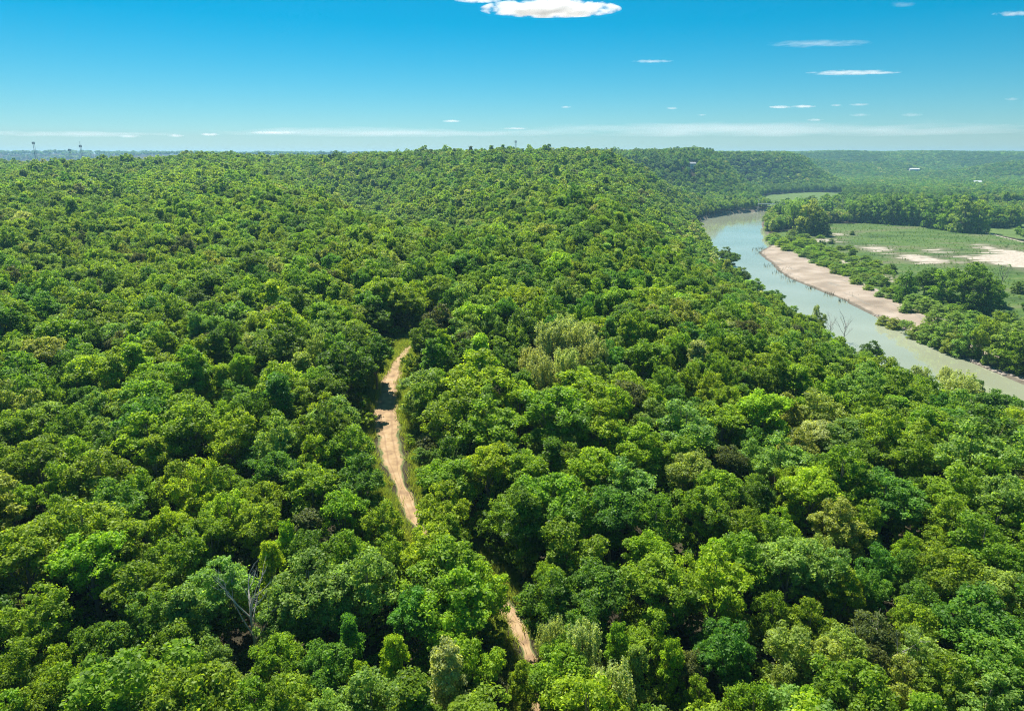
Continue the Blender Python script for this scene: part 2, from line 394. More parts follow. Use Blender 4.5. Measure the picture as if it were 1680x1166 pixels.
def leaf_quads(C, Nn, size, rng):
    """C centres, Nn normals -> rhombus leaves"""
    n = len(C); a = unit(np.cross(Nn, rng.normal(size=(n, 3)))); b = np.cross(Nn, a)
    s = size[:, None]
    asp = rng.uniform(.5, .8, (n, 1))
    bend = Nn * s * rng.uniform(-.25, .1, (n, 1))
    V = np.stack([C - a * s, C + b * s * asp + bend, C + a * s, C - b * s * asp + bend], 1).reshape(-1, 3)
    Q = np.arange(4 * n).reshape(n, 4)
    return V, Q

def crown_mesh(name, seed, nl=9, nf=15, nv=60, leaf=.27, Rr=5.0, top=16.5, bot=3.8, shape='oak', tv=.34):
    rng = np.random.RandomState(seed)
    lobes = []
    if shape == 'oak':
        lobes.append((rng.normal(0, .7), rng.normal(0, .7), top - 2.5, 2.4))
        k = nl - 4
        for i in range(k):
            a = 2 * math.pi * (i + rng.uniform(-.3, .3)) / k; rr = rng.uniform(.48, .68) * Rr; lr = rng.uniform(1.7, 2.5)
            lobes.append((rr * math.cos(a), rr * math.sin(a), rng.uniform(.42, .80) * (top - bot) + bot - .4, lr * .94))
        for i in range(3):
            a = 2 * math.pi * (i + rng.uniform(-.4, .4)) / 3 + 1; rr = rng.uniform(.35, .6) * Rr
            lobes.append((rr * math.cos(a), rr * math.sin(a), rng.uniform(.18, .36) * (top - bot) + bot, rng.uniform(1.5, 2.2)))
    elif shape == 'full':
        for tier, (n_, rr_, h_, lr_) in enumerate([(1, 0, .82, 2.6), (5, .50, .60, 2.3), (7, .72, .34, 2.1), (7, .74, .12, 1.9)]):
            for i in range(n_):
                a = 2 * math.pi * (i + rng.uniform(-.3, .3)) / n_ + tier; rr = rr_ * Rr * rng.uniform(.8, 1.1)
                lobes.append((rr * math.cos(a), rr * math.sin(a), top * h_ * rng.uniform(.88, 1.08), lr_ * rng.uniform(.85, 1.15)))
    elif shape == 'tall':
        for i in range(nl):
            t = i / (nl - 1); a = i * 2.4 + rng.uniform(-.4, .4); rr = (math.sin(math.pi * min(1, t * .8 + .15)) * .5) * Rr * (1 - .55 * t)
            lobes.append((rr * math.cos(a), rr * math.sin(a), bot + 1 + t * (top - bot - 3), 2.3 - .9 * t))
    else:  # willow: many thin upright plumes
        for i in range(nl):
            a = i * 2.4; rr = math.sqrt(i / nl) * Rr * .75
            lobes.append((rr * math.cos(a), rr * math.sin(a), bot + rng.uniform(.42, .68) * (top - bot) - rr * .35, 1.5))
    L = np.array(lobes); zs = 1.9 if shape == 'willow' else .85
    # florets
    li = np.repeat(np.arange(len(L)), nf)
    d = unit(rng.normal(size=(len(li), 3)) + np.array([0, 0, .45])); 
    fc = L[li, :3] + d * L[li, 3:4] * rng.uniform(.72, 1.08, (len(li), 1)) * np.array([1, 1, zs])
    fr = rng.uniform(.5, 1.2, len(li)) * (.62 if shape == 'willow' else 1.0)
    tone_f = rng.uniform(.78, 1.22, len(li))
    fi = np.repeat(np.arange(len(li)), nv)
    e = unit(rng.normal(size=(len(fi), 3)) + d[fi] * .5 + np.array([0, 0, .35]))
    C = fc[fi] + e * fr[fi, None] * (rng.uniform(.35, 1.08, (len(fi), 1)) + (rng.uniform(size=(len(fi), 1)) < .12) * .3) * np.array([1, 1, .75 if shape != 'willow' else 2.0])
    nn = unit(e * .8 + np.array([0, 0, .35]) + rng.normal(size=e.shape) * .6)
    V, Q = leaf_quads(C, nn, leaf * rng.uniform(.7, 1.3, len(C)), rng)
    me = mesh_np(name, V, Q)
    fattr(me, 'tone', np.repeat(tone_f[fi] * rng.uniform(1 - tv, 1 + tv, len(fi)), 4))
    return me, L

def trunk_mesh(name, seed, L, top=16.0, bot=4.0):
    rng = random.Random(seed); mb = MB()
    mb.tube([(0, 0, -1.5), (.05, 0, 1), (.1, .1, bot), (0, .1, top * .62), (.1, 0, top - 2)], [.42, .32, .25, .17, .05], 7)
    for i in range(len(L)):
        x, y, z, r_ = L[i]
        b0 = (.08, .08, max(2.5, bot * .8 + .28 * (z - bot)))
        mid = (x * .5 + rng.uniform(-.3, .3), y * .5 + rng.uniform(-.3, .3), (b0[2] + z) / 2)
        mb.tube([b0, mid, (x, y, z)], [.14, .10, .04], 5)
    me = bpy.data.meshes.new(name); me.from_pydata(mb.v, [], mb.f); me.materials.append(BARK)
    return me

NEARV = []   # (crown mesh, trunk mesh)
for i, (shape, sd) in enumerate([('oak', 11), ('oak', 23), ('oak', 37), ('oak', 41), ('tall', 52), ('tall', 67), ('willow', 71), ('willow', 83), ('full', 91), ('full', 97)]):
    if shape == 'willow': c, L = crown_mesh('crown', sd, nl=14, nf=13, nv=60, leaf=.16, shape='willow')
    elif shape == 'full': c, L = crown_mesh('crown', sd, nf=13, nv=56, leaf=.25, shape='full')
    elif shape == 'tall': c, L = crown_mesh('crown', sd, nl=9, nf=16, nv=85, leaf=.205, shape='tall')
    else: c, L = crown_mesh('crown', sd, nl=10 + i % 3, nf=17, nv=92, leaf=.205)
    NEARV.append((c, trunk_mesh('trunk', sd, L)))
MIDV = [crown_mesh('crown', s, nl=10, nf=13, nv=26, leaf=.42, tv=.15)[0] for s in (101, 102, 103)] + [crown_mesh('crown', 104, nl=9, nf=13, nv=26, leaf=.40, shape='tall', tv=.15)[0]]
FARV = [crown_mesh('crown', s, nl=9, nf=8, nv=11, leaf=.80, tv=.1)[0] for s in (201, 202, 203)]
PROTO = bpy.data.collections.new('tree_kinds')
PIDX = {}
def add_proto(key, me, mat):
    m2 = me.copy(); m2.materials.clear(); m2.materials.append(mat)
    o = bpy.data.objects.new('tree_kind_%03d' % len(PIDX), m2); PROTO.objects.link(o); PIDX[key] = len(PIDX)
CROWN = {}
for k in KINDS:
    for j, (c, t) in enumerate(NEARV):
        m2 = c.copy(); m2.materials.append(LEAF[k]); CROWN[(k, j)] = m2
        o = bpy.data.objects.new('tree_kind_%03d' % len(PIDX), m2); PROTO.objects.link(o); PIDX[('n', k, j)] = len(PIDX)
    for j, c in enumerate(MIDV): add_proto(('m', k, j), c, LEAF[k])
    for j, c in enumerate(FARV): add_proto(('f', k, j), c, LEAF[k])

# ------------------------------------------------------------------ forest placement
def hit(u, v, hc, far=1500):
    d = ray(u, v); t = np.arange(45, far, .5 if far < 1600 else 4.0)
    X, Y, Z = d[0] * t, d[1] * t, CAMZ + d[2] * t
    H = terrain(X, Y) + hc; i = np.argmax(Z <= H)
    if not (Z <= H).any(): return None
    return X[i], Y[i], t[i]

HAND = """40 912 110 G;147 920 105 B;58 1005 100 G;87 983 60 D;228 958 95 G;291 907 90 G;362 952 95 L;228 1015 95 E;157 1047 75 D;92 1076 72 B;100 1115 90 B
26 1086 95 G;220 1140 175 G;336 1068 75 L;367 1103 80 L;14 1160 90 G;410 1146 90 G;58 1140 80 G;300 1150 70 L;472 880 48 B t;444 918 52 B t;517 890 80 D
567 894 72 G;507 962 115 L;548 962 72 L;462 985 75 L;625 900 70 G;703 892 90 B;735 945 120 G;790 950 80 B;748 992 120 B;685 992 85 E;454 1067 75 G;535 1082 78 E
572 1038 56 E t;590 1088 48 B;648 1078 62 B t;609 1140 105 L;472 1140 100 G;540 1150 70 L;778 1067 85 B;735 1040 60 B;787 1140 60 G;690 1150 50 D;861 1082 48 G;921 1092 95 G;955 1068 66 P w
906 1049 48 P w;1003 1138 75 P w;937 892 100 G;984 968 95 E;955 1010 80 E;900 930 50 G;1066 905 80 B;1076 965 105 G;1126 932 68 B;1176 892 50 B;1220 907 90 G
1071 1028 80 G;1013 1049 52 G t;1045 1090 58 L t;1189 1050 95 E;1102 1078 54 B t;1150 1112 50 G;1129 1070 52 S;1239 1136 80 B;1060 1152 60 E;1349 889 60 O
1297 920 90 L;1276 876 78 G;1362 922 80 L;1444 907 58 E;1501 908 52 E;1494 880 45 B;1389 943 60 B;1433 940 55 E;1333 1000 68 G;1270 975 55 G;1557 936 88 G
1509 970 60 E;1501 1008 70 G;1601 1025 125 E;1310 1060 100 O;1350 1075 80 O;1386 1052 70 O;1300 1100 60 O;1507 1063 85 L;1489 1098 70 O;1557 1104 95 G;1641 1098 110 E
1650 1064 80 B;1622 1145 105 L;1396 1138 120 G;1340 1140 70 B;1517 1160 60 G;1433 1025 70 S;1430 1060 55 S;1633 960 80 O;1660 920 70 G;1614 886 95 G;1674 1005 55 D
73 581 60 O;113 602 60 D;244 591 65 G;394 594 42 D t;192 686 60 L;257 636 60 G;302 652 50 G;244 717 85 B;310 699 80 G;60 754 80 G;100 783 70 B;163 778 90 G
184 828 90 E;380 712 80 B;378 788 70 G;375 835 80 B;278 851 60 B;297 780 70 G;231 786 60 G;100 856 80 G;13 801 60 G;50 860 50 G;459 578 80 D;567 606 85 D;540 640 60 D
615 576 55 D;590 560 60 D;462 633 80 B;520 620 50 G;533 660 50 B;551 683 72 L;454 702 70 G;575 728 72 G;517 733 60 B;451 770 70 E;590 782 80 E;512 801 85 G;560 830 70 G
628 838 60 G;728 828 85 B;735 860 60 G;724 620 50 B;787 635 100 B;748 686 95 G;800 707 100 G;800 762 75 B;740 735 60 D;906 575 62 P w;928 562 58 P w;975 592 48 P w;872 602 46 P w;955 575 58 P w;888 622 55 P w;930 610 50 P w;953 645 80 B
853 652 60 B;913 696 105 G;982 702 88 B;1018 715 60 G;1029 631 55 G;1063 594 70 G;1068 652 55 B;1126 708 95 L;1160 673 50 L;1226 605 36 P;864 767 70 G;976 778 88 B
1024 796 88 L;1134 767 70 O;1176 796 70 G;1150 833 80 G;906 833 105 G;1003 836 80 E;1076 843 80 G;1197 744 50 S;1234 731 50 L;960 840 60 B;1299 778 50 B;1331 804 85 B
1312 728 60 O;1556 717 60 G;1614 725 105 D;1560 690 60 G;1465 652 85 G;1575 657 62 P w;1601 645 32 D t;1551 623 30 P w;1507 625 34 P w;1465 607 36 D;1635 680 95 D;1439 699 60 B
1488 744 80 G;1276 849 60 B;1378 846 80 O;1501 796 50 D;1562 804 88 G;1627 796 90 G;1562 838 70 G;1417 833 60 G;1339 678 78 O;1284 670 60 O;1400 760 60 G;1440 790 60 G
1240 800 60 D;1220 850 70 G;1100 560 50 G;760 585 60 D;820 590 50 D;700 545 50 D;840 560 55 G;1010 570 45 L;1190 420 26 D;1200 430 30 D;1215 455 30 D;1255 500 30 D;1240 470 26 G;1430 575 34 D;1420 590 32 G;1345 522 22 G
1270 490 28 D;1300 515 28 G;1310 527 28 D;1672 700 60 P;1669 740 60 D;30 700 70 G;110 690 60 G;140 650 50 D;30 640 60 G;340 870 75 G;420 850 70 G;430 810 60 G;200 880 80 G;90 830 60 G"""
SUNAZ = R(-24)     # from +Y toward -X
trees = []   # dict(x,y,R,k,shape,u,v,w,hand)
def shape_ix(k, sh, rng):
    if sh == 'w': return rng.choice([6, 7])
    if sh == 't': return rng.choice([4, 5])
    return rng.choice([0, 1, 2, 3])
prng = random.Random(5)
for line in HAND.split('\n'):
    for it in line.split(';'):
        p = it.split(); u, v, w, k = float(p[0]), float(p[1]), float(p[2]), p[3]
        sh = p[4] if len(p) > 4 else 'o'
        h = hit(u, v, 11.0)
        if not h: continue
        x, y, t = h
        rad = w / 2 / F * t * 1.12
        rad = min(max(rad, 2.2), 8.0)
        if sh == 't': rad *= 1.15
        trees.append(dict(x=x, y=y, R=rad, k=k, j=shape_ix(k, sh, prng), u=u, v=v, hand=True, sh=sh))

BLD = []
for bu, bv, bw in ((1603, 301, 26), (1500, 278, 34), (1136, 268, 10)):
    h = hit(bu, bv, 10, 6000); BLD.append((h[0], h[1], bw)); print('building', h)
def mask_forest(X, Y):
    dr = -sdist(RIVER, X, Y)
    ok = dr > 3
    ok &= sdist(MEADOW, X, Y) < -4
    ok &= sdist(BAR, X, Y) < -3
    ok &= sdist(FIELD_E, X, Y) < -4
    ok &= sdist(FIELD_N, X, Y) < -2
    ok &= ldist(ROADL, X, Y) > 5
    ok &= ~((X > 205) & (Y < 620) & (X < 600) & (dr < 9))
    ok &= ~((X > 470) & (X < 660) & (Y > 1130) & (Y < 1268))
    dt = ldist(TRACK, X, Y)
    wmin = np.interp(Y, [60, 100, 110, 118, 130, 138, 205, 220, 245], [1.2, 2.0, 1.8, 3.4, 6.8, 8.5, 9, 6, 3.5])
    ok &= dt > wmin
    for bx_, by_, bw in BLD:
        ok &= ~((np.abs(X - bx_ / by_ * Y) < bw) & (Y > by_ * .97 - 10) & (Y < by_ + 22))
    return ok
def jitter_grid(x0, x1, y0, y1, s, rng):
    X, Y = np.meshgrid(np.arange(x0, x1, s), np.arange(y0, y1, s * .87))
    X = X + (np.arange(X.shape[0])[:, None] % 2) * s / 2
    X = X + rng.uniform(-.36, .36, X.shape) * s; Y = Y + rng.uniform(-.36, .36, Y.shape) * s
    return X.ravel(), Y.ravel()
def frustum(X, Y, margin=45, near=35):
    return (np.abs(X) < Y * .80 + margin) & (Y > near)
rng = np.random.RandomState(3)
HX = np.array([t['x'] for t in trees]); HY = np.array([t['y'] for t in trees]); HR = np.array([t['R'] for t in trees])
X1, Y1 = jitter_grid(-420, 330, 38, 430, 7.4, rng)
k_ = frustum(X1, Y1) & mask_forest(X1, Y1); X1, Y1 = X1[k_], Y1[k_]
keep = np.ones(len(X1), bool)
sn = hit(414, 1035, 6.0); keep &= np.hypot(X1 - sn[0], Y1 - sn[1]) > 6.5
for a, b_, c in zip(HX, HY, HR): keep &= np.hypot(X1 - a, Y1 - b_) > c * .82 + 1.4
X1, Y1 = X1[keep], Y1[keep]
def kinds_for(X, Y, rng, low):
    n = len(X); r_ = rng.uniform(size=n)
    patch = undul(X, Y, 130, 6) * .5 + undul(X, Y, 47, 9) * .5
    K = np.full(n, 'G')
    K[(r_ < .17)] = 'B'; K[(r_ > .24) & (r_ < .36)] = 'E'; K[(r_ > .36) & (r_ < .50)] = 'D'; K[(r_ > .50) & (r_ < .535)] = 'O'; K[(r_ > .58) & (r_ < .72)] = 'L'
    K[(r_ > .99)] = 'S'; K[(r_ > .975) & (r_ < .99)] = 'P'
    K[(patch > .5) & (r_ > .3) & (r_ < .65)] = 'B'
    K[(patch < -.5) & (r_ > .2) & (r_ < .6)] = 'D'
    sunny = np.exp(-((X + .42 * Y + 20) / 60) ** 2) * ss(300, 420, Y) * ss(1000, 800, Y)  # sunlit band on the slope, put into the leaf colour by brighter trees
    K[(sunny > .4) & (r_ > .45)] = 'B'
    far = (Y > 1500) & (undul(X, Y, 700, 2) + .4 * undul(X, Y, 260, 7) > .15)
    K[far & (r_ < .9)] = 'D'
    if low:
        bk = (X < 480) & (Y < 620)
        K[bk] = np.where(r_ < .45, 'L', np.where(r_ < .75, 'P', 'O'))[bk]
        K[~bk & (r_ < .0)] = 'L'
        K[~bk & (r_ < .28)] = 'L'; K[~bk & (r_ > .28) & (r_ < .38)] = 'P'; K[~bk & (r_ > .45) & (r_ < .55)] = 'O'
    return K
K1 = kinds_for(X1, Y1, rng, False)
east1 = (X1 > 205) & (-sdist(RIVER, X1, Y1) < 400) & (X1 > 200 + 0 * Y1)
for x, y, k in zip(X1, Y1, K1):
    trees.append(dict(x=x, y=y, R=float(rng.choice([rng.uniform(3.2, 4.6), rng.uniform(4.4, 6.6)])), k=k, j=int(rng.choice([0, 1, 2, 3, 0, 1, 2, 3, 4, 5])), hand=False, sh='o'))
for t in trees:
    t['z'] = float(terrain(t['x'], t['y'])); sx = t['R'] / 5.0
    t['sx'] = sx; t['sz'] = .45 * sx + .47 + (prng.uniform(-.16, .22) if not t['hand'] else 0) + (.12 if t['sh'] == 't' else .32 if t['sh'] == 'w' else 0)
    t['u'], t['v'], t['d'] = w2px(t['x'], t['y'], t['z'] + 11 * t['sz'])
    t['w'] = 2 * t['R'] / t['d'] * F
    t['in'] = -10 < t['u'] < 1690 and -10 < t['v'] < 1185
print('near trees', len(trees))
cand = sorted([t for t in trees if t['in']], key=lambda t: -(t['w'] + (12 if t['hand'] else 0)))
IND = cand[:296]
ids = set(id(t) for t in IND)
REST = [t for t in trees if id(t) not in ids]

# --- labels
CW = {'G': ['mid green', 'leaf green', 'fresh green'], 'B': ['bright yellow-green', 'lime green', 'sunny yellow-green'], 'E': ['emerald green', 'cool bluish green', 'rich emerald'],
      'D': ['dark green', 'deep shady green', 'dark bottle green'], 'P': ['pale grey-green', 'silvery green'], 'O': ['olive yellow', 'pale olive green', 'straw-tinged olive'],
      'L': ['light green', 'soft light green'], 'S': ['brownish olive', 'dull brown-green']}
MARKS = [('the orange dirt clearing', 630, 730), ('the grassy head of the track', 690, 590), ('the pale willow stand', 915, 600), ('the bare grey snag', 412, 1010),
         ('the lower sandy patch', 845, 1055), ('the photo\'s lower corner by the snag side', 0, 1166), ('the photo\'s lower corner on the river side', 1680, 1166),
         ('the big emerald crown', 1601, 1025), ('the straw-coloured blossoming crowns', 1320, 1065), ('the leaning bank tree', 1601, 645), ('the big dark crown below the river', 1614, 725),
         ('the photo edge opposite the clearing', 0, 730), ('the silvery crown above the slope', 1226, 605), ('the orange-tipped crown', 1349, 889), ('the track\'s narrow lower gap', 680, 905),
         ('the brown thicket', 1433, 1025), ('the river mouth of the sandbar', 1240, 412), ('the wide domed crown at the foot', 220, 1140)]
NUMW = ['no', 'half a', 'one', 'one and a half', 'two', 'two and a half', 'three', 'three and a half', 'four', 'four and a half', 'five', 'six', 'seven', 'eight', 'nine', 'ten']
def words_off(n):
    n = abs(n); i = int(round(n * 2))
    if i > 10: i = 10 + int(round(n)) - 5
    return NUMW[min(i, 15)]
used = set()
def make_label(u, v, w, lead):
    best = sorted(MARKS, key=lambda m: math.hypot(m[1] - u, m[2] - v))
    for mk in best[:6]:
        for unit_px in (80.0, 64.0, 100.0, 50.0):
            du, dv = (u - mk[1]) / unit_px, (v - mk[2]) / unit_px
            hs = '' if abs(du) < .25 else words_off(du) + (' left' if du < 0 else ' right')
            vs = '' if abs(dv) < .25 else words_off(dv) + (' above' if dv < 0 else ' below')
            uw = {80.0: 'crowns', 64.0: 'small crowns', 100.0: 'wide crowns', 50.0: 'bush widths'}[unit_px]
            if not hs and not vs: pos = 'right at ' + mk[0]
            elif not hs or not vs: pos = (hs or vs).replace(' left', ' ' + uw + ' left of').replace(' right', ' ' + uw + ' right of').replace(' above', ' ' + uw + ' above').replace(' below', ' ' + uw + ' below') + ' ' + mk[0]
            else: pos = hs.rsplit(' ', 1)[0] + ' ' + uw + hs[hs.rindex(' '):] + ', ' + vs + ' ' + mk[0]
            for ld in lead:
                s = ld + ', ' + pos
                if s not in used and len(s.split()) <= 16:
                    used.add(s); return s
    s = lead[0] + ' in the wooded slope'; return s
def tree_lead(t):
    size = 'huge' if t['w'] > 125 else 'large' if t['w'] > 95 else 'small' if t['w'] < 58 else ''
    form = {'w': 'feathery willow', 't': 'narrow tree'}.get(t['sh'], 'round tree')
    if t['j'] in (4, 5): form = 'narrow tree'
    return [' '.join(x for x in (size, c, form) if x) for c in CW[t['k']]]

def plant_tree(name, x, y, z, sx, sz, k, j, label, cat, group, rz, with_trunk=True):
    e = empty(name, (x, y, z), rz, (sx, sx, sz)); tag(e, label, cat, group)
    obj('crown', CROWN[(k, j)], None, e)
    if with_trunk: obj('trunk', NEARV[j][1], None, e)
    return e
for t in IND:
    rz = prng.uniform(0, 6.28)
    plant_tree('willow_tree' if t['sh'] == 'w' else 'broadleaf_tree', t['x'], t['y'], t['z'] - .2, t['sx'], t['sz'], t['k'], t['j'],
               make_label(t['u'], t['v'], t['w'], tree_lead(t)), 'tree', 'broadleaf trees covering the near hillside', rz)

# --- the mass of the forest
mid = []
def bulk(x0, x1, y0, y1, s, lo, hi, lod, low, extra=None, margin=60):
    X, Y = jitter_grid(x0, x1, y0, y1, s, rng)
    k_ = frustum(X, Y, margin); X, Y = X[k_], Y[k_]
    k_ = mask_forest(X, Y)
    if extra is not None: k_ &= extra(X, Y)
    X, Y = X[k_], Y[k_]
    kp = rng.uniform(size=len(X)) > .03; X, Y = X[kp], Y[kp]
    K = kinds_for(X, Y, rng, low)
    farm = (Y > 1500) & (rng.uniform(size=len(X)) < .85) & (K != 'D'); K[farm] = rng.choice(['E', 'D', 'E', 'G', 'L'], int(farm.sum())); Rr = rng.uniform(lo, hi, len(X)); Z = terrain(X, Y)
    nv_ = {'n': 6, 'm': 4, 'f': 3}[lod]
    J = rng.randint(0, nv_, len(X))
    return X, Y, Z, K, J, Rr, lod
sets = []
westcond = lambda X, Y: X < np.interp(Y, [0, 320, 500, 690, 900, 1000, 1100, 1200, 1290, 1340], [300, 195, 200, 230, 275, 300, 360, 440, 560, 2600])
eastc = lambda X, Y: ~westcond(X, Y)
sets.append(bulk(-420, 330, 430, 560, 7.4, 3.4, 6.6, 'n', False, westcond))
sets.append(bulk(-900, 640, 560, 1260, 8.8, 4.2, 8.0, 'm', False, westcond))
sets.append(bulk(-520, -420, 430, 560, 6.8, 3.8, 6.0, 'm', False))
sets.append(bulk(150, 1300, 330, 1400, 8.5, 4.2, 6.6, 'm', True, eastc))
sets.append(bulk(100, 1900, 1260, 2000, 10.0, 5.0, 7.5, 'm', False, lambda X, Y: (X > 150) & ((X < 1000) | (Y < 1700))))
sets.append(bulk(100, 2600, 1700, 3300, 13.0, 6.5, 9.5, 'f', True, lambda X, Y: ((X > 1000) | (Y >= 2000)) & (X > Y * .1)))
sets.append(bulk(100, 4200, 3300, 5200, 19.0, 9.5, 13.0, 'f', False, lambda X, Y: X > Y * .1))
sets.append(bulk(-4300, 1500, 1900, 5200, 60.0, 12, 16, 'f', False, lambda X, Y: (X < Y * .1) & (Y > 4200)))
def gn_scatter(name, P, IX, S3, RZ, coll):
    me = bpy.data.meshes.new(name); me.vertices.add(len(P)); me.vertices.foreach_set('co', np.asarray(P, np.float32).ravel())
    a = me.attributes.new('idx', 'INT', 'POINT'); a.data.foreach_set('value', np.asarray(IX, np.int32))
    a = me.attributes.new('scl', 'FLOAT_VECTOR', 'POINT'); a.data.foreach_set('vector', np.asarray(S3, np.float32).ravel())
    rot = np.zeros((len(P), 3), np.float32); rot[:, 2] = RZ
    a = me.attributes.new('rot', 'FLOAT_VECTOR', 'POINT'); a.data.foreach_set('vector', rot.ravel())
    o = obj(name, me)
    ng = bpy.data.node_groups.new(name, 'GeometryNodeTree')
    ng.interface.new_socket('Geometry', in_out='INPUT', socket_type='NodeSocketGeometry')
    ng.interface.new_socket('Geometry', in_out='OUTPUT', socket_type='NodeSocketGeometry')
    nn = ng.nodes; gi = nn.new('NodeGroupInput'); go = nn.new('NodeGroupOutput')
    ip = nn.new('GeometryNodeInstanceOnPoints'); ci = nn.new('GeometryNodeCollectionInfo')
    ci.inputs['Collection'].default_value = coll; ci.inputs['Separate Children'].default_value = True; ci.inputs['Reset Children'].default_value = True
    def at(n_, dt):
        q = nn.new('GeometryNodeInputNamedAttribute'); q.data_type = dt; q.inputs['Name'].default_value = n_; return q.outputs[0]
    ip.inputs['Pick Instance'].default_value = True
    L_ = ng.links
    L_.new(gi.outputs[0], ip.inputs['Points']); L_.new(ci.outputs[0], ip.inputs['Instance']); L_.new(at('idx', 'INT'), ip.inputs['Instance Index'])
    L_.new(at('scl', 'FLOAT_VECTOR'), ip.inputs['Scale']); L_.new(at('rot', 'FLOAT_VECTOR'), ip.inputs['Rotation'])
    L_.new(ip.outputs[0], go.inputs[0])
    md = o.modifiers.new('scatter', 'NODES'); md.node_group = ng
    return o
P, IX, S3 = [], [], []
for t in REST:
    P.append((t['x'], t['y'], t['z'] - .2)); IX.append(PIDX[('n', t['k'], t['j'])]); S3.append((t['sx'], t['sx'], t['sz']))
PF, IF, SF = [], [], []
for si, (X, Y, Z, K, J, Rr, lod) in enumerate(sets):
    a, b_, c = (P, IX, S3) if si < 3 else (PF, IF, SF)
    szr = (rng.uniform(.78, 1.15, len(X)) + .25 * (rng.uniform(size=len(X)) < .06)) * (.5 + .5 * Rr / 5.0) * .93 if si < 5 else rng.uniform(.8, 1.1, len(X)) * (.75 + .25 * Rr / 5.0)
    # sycamores and willows on the low bank stay low
    for i in range(len(X)):
        a.append((X[i], Y[i], Z[i] - .3)); b_.append(PIDX[(lod, K[i], int(J[i]))]); s = Rr[i] / 5.0; c.append((s, s, szr[i]))
print('forest', len(P), 'valley', len(PF))
f1 = gn_scatter('forest', P, IX, S3, rng.uniform(0, 6.28, len(P)), PROTO)
tag(f1, 'dense green broadleaf forest covering the hill up to the skyline', 'forest', kind='stuff')
f2 = gn_scatter('valley_forest', PF, IF, SF, rng.uniform(0, 6.28, len(PF)), PROTO)
tag(f2, 'far woods over the valley floor and hazy hills beyond the river', 'forest', kind='stuff')

# undergrowth
SH = bpy.data.collections.new('shrub_kinds')
for i, k in enumerate(['D', 'G', 'E', 'S', 'L']):
    c, _ = crown_mesh('shrub', 300 + i, nl=9, nf=7, nv=22, leaf=.45); c.materials.append(LEAF[k])
    SH.objects.link(bpy.data.objects.new('shrub_kind_%d' % i, c))
X, Y = jitter_grid(-330, 260, 38, 420, 4.6, rng)
k_ = frustum(X, Y, 15); X, Y = X[k_], Y[k_]
k_ = (-sdist(RIVER, X, Y) > 2) & (ldist(TRACK, X, Y) > 4.5) & (X < 215); X, Y = X[k_], Y[k_]
Z = terrain(X, Y) - 1.0; s = rng.uniform(.28, .55, len(X))
ug = gn_scatter('undergrowth', np.stack([X, Y, Z], 1), rng.randint(0, 4, len(X)), np.stack([s, s, s * rng.uniform(.6, 1.1, len(X))], 1), rng.uniform(0, 6.28, len(X)), SH)
tag(ug, 'shady undergrowth filling the gaps between the near trees', 'undergrowth', kind='stuff')

# ------------------------------------------------------------------ lowland trees and bushes standing by themselves
LOW = """1285 366 36 34 G;1300 381 42 52 L;1325 384 42 54 O;1342 386 36 38 D;1352 363 30 36 L;1272 374 24 22 G;1312 372 34 40 G;1262 377 16 14 L;1372 362 22 18 L
1292 345 22 22 D;1310 346 24 24 G;1330 346 24 22 D;1352 345 24 24 G;1370 344 22 22 G;1274 343 16 16 D;1395 364 26 34 L;1416 365 30 40 G;1438 366 34 44 L;1462 368 34 46 D;1486 369 34 46 G;1510 370 36 46 L;1533 374 38 50 D;1556 377 38 52 G;1578 381 40 56 L;1600 382 36 50 G;1624 372 40 34 D;1655 371 40 34 G
1482 497 28 50 D;1514 488 42 44 D;1545 494 48 52 G;1578 505 56 66 G;1603 512 50 64 D;1626 502 38 46 G;1532 476 26 30 D;1560 470 22 26 G;1590 462 24 28 D;1672 480 22 20 D;1656 533 22 22 D;1684 520 20 24 D
1450 527 22 17 O;1468 533 24 19 O;1486 541 26 23 L;1504 549 28 24 O;1524 556 34 34 L;1546 564 38 44 L;1566 573 38 42 O;1588 579 44 58 L;1612 587 46 60 G;1640 595 48 64 L;1668 603 50 68 G;1690 610 50 66 D
1530 538 32 30 L;1560 545 36 34 L;1592 550 40 38 L;1625 560 44 42 G;1660 572 48 50 L
1397 420 12 11 D;1348 407 14 11 D;1336 405 10 8 G;1463 447 15 15 D;1398 385 8 7 D;1363 400 10 8 D;1450 470 16 16 G;1500 505 32 22 L;1520 514 34 24 L;1540 520 30 20 L;1487 512 22 16 L;1560 518 26 18 G"""
BUSH = """1264 392 16 12 L;1272 398 18 14 L;1284 404 20 16 B;1296 398 20 14 G;1308 408 22 16 B;1318 402 20 12 G;1330 415 22 14 B;1342 410 20 12 G;1322 422 20 12 L;1345 424 20 13 B;1360 416 20 12 G;1362 433 20 12 L
1378 424 18 11 G;1382 442 18 12 B;1398 430 18 10 L;1400 449 18 11 L;1415 440 18 12 G;1418 458 18 12 L;1404 466 16 12 B;1436 448 16 10 L;1350 436 18 10 G;1372 449 16 10 G;1430 468 16 12 G;1425 476 14 10 B
1443 487 14 10 L;1312 392 14 9 G;1378 410 14 8 G;1300 386 14 10 G;1290 412 16 10 G;1335 432 14 8 G;1470 480 16 12 G;1460 490 14 10 L"""
LMARK = [('the sandbar tip', 1240, 412), ('the dead tree on the meadow', 1640, 475), ('the stony point', 1430, 515), ('the round pale gravel patch', 1350, 394),
         ('the white farm road', 1640, 388), ('the wood edge above the meadow', 1480, 366), ('the dark meadow grove', 1590, 490), ('the long pale gravel strip', 1510, 425), ('the far river bend', 1255, 352),
         ('the shaded lower bank', 1660, 610)]
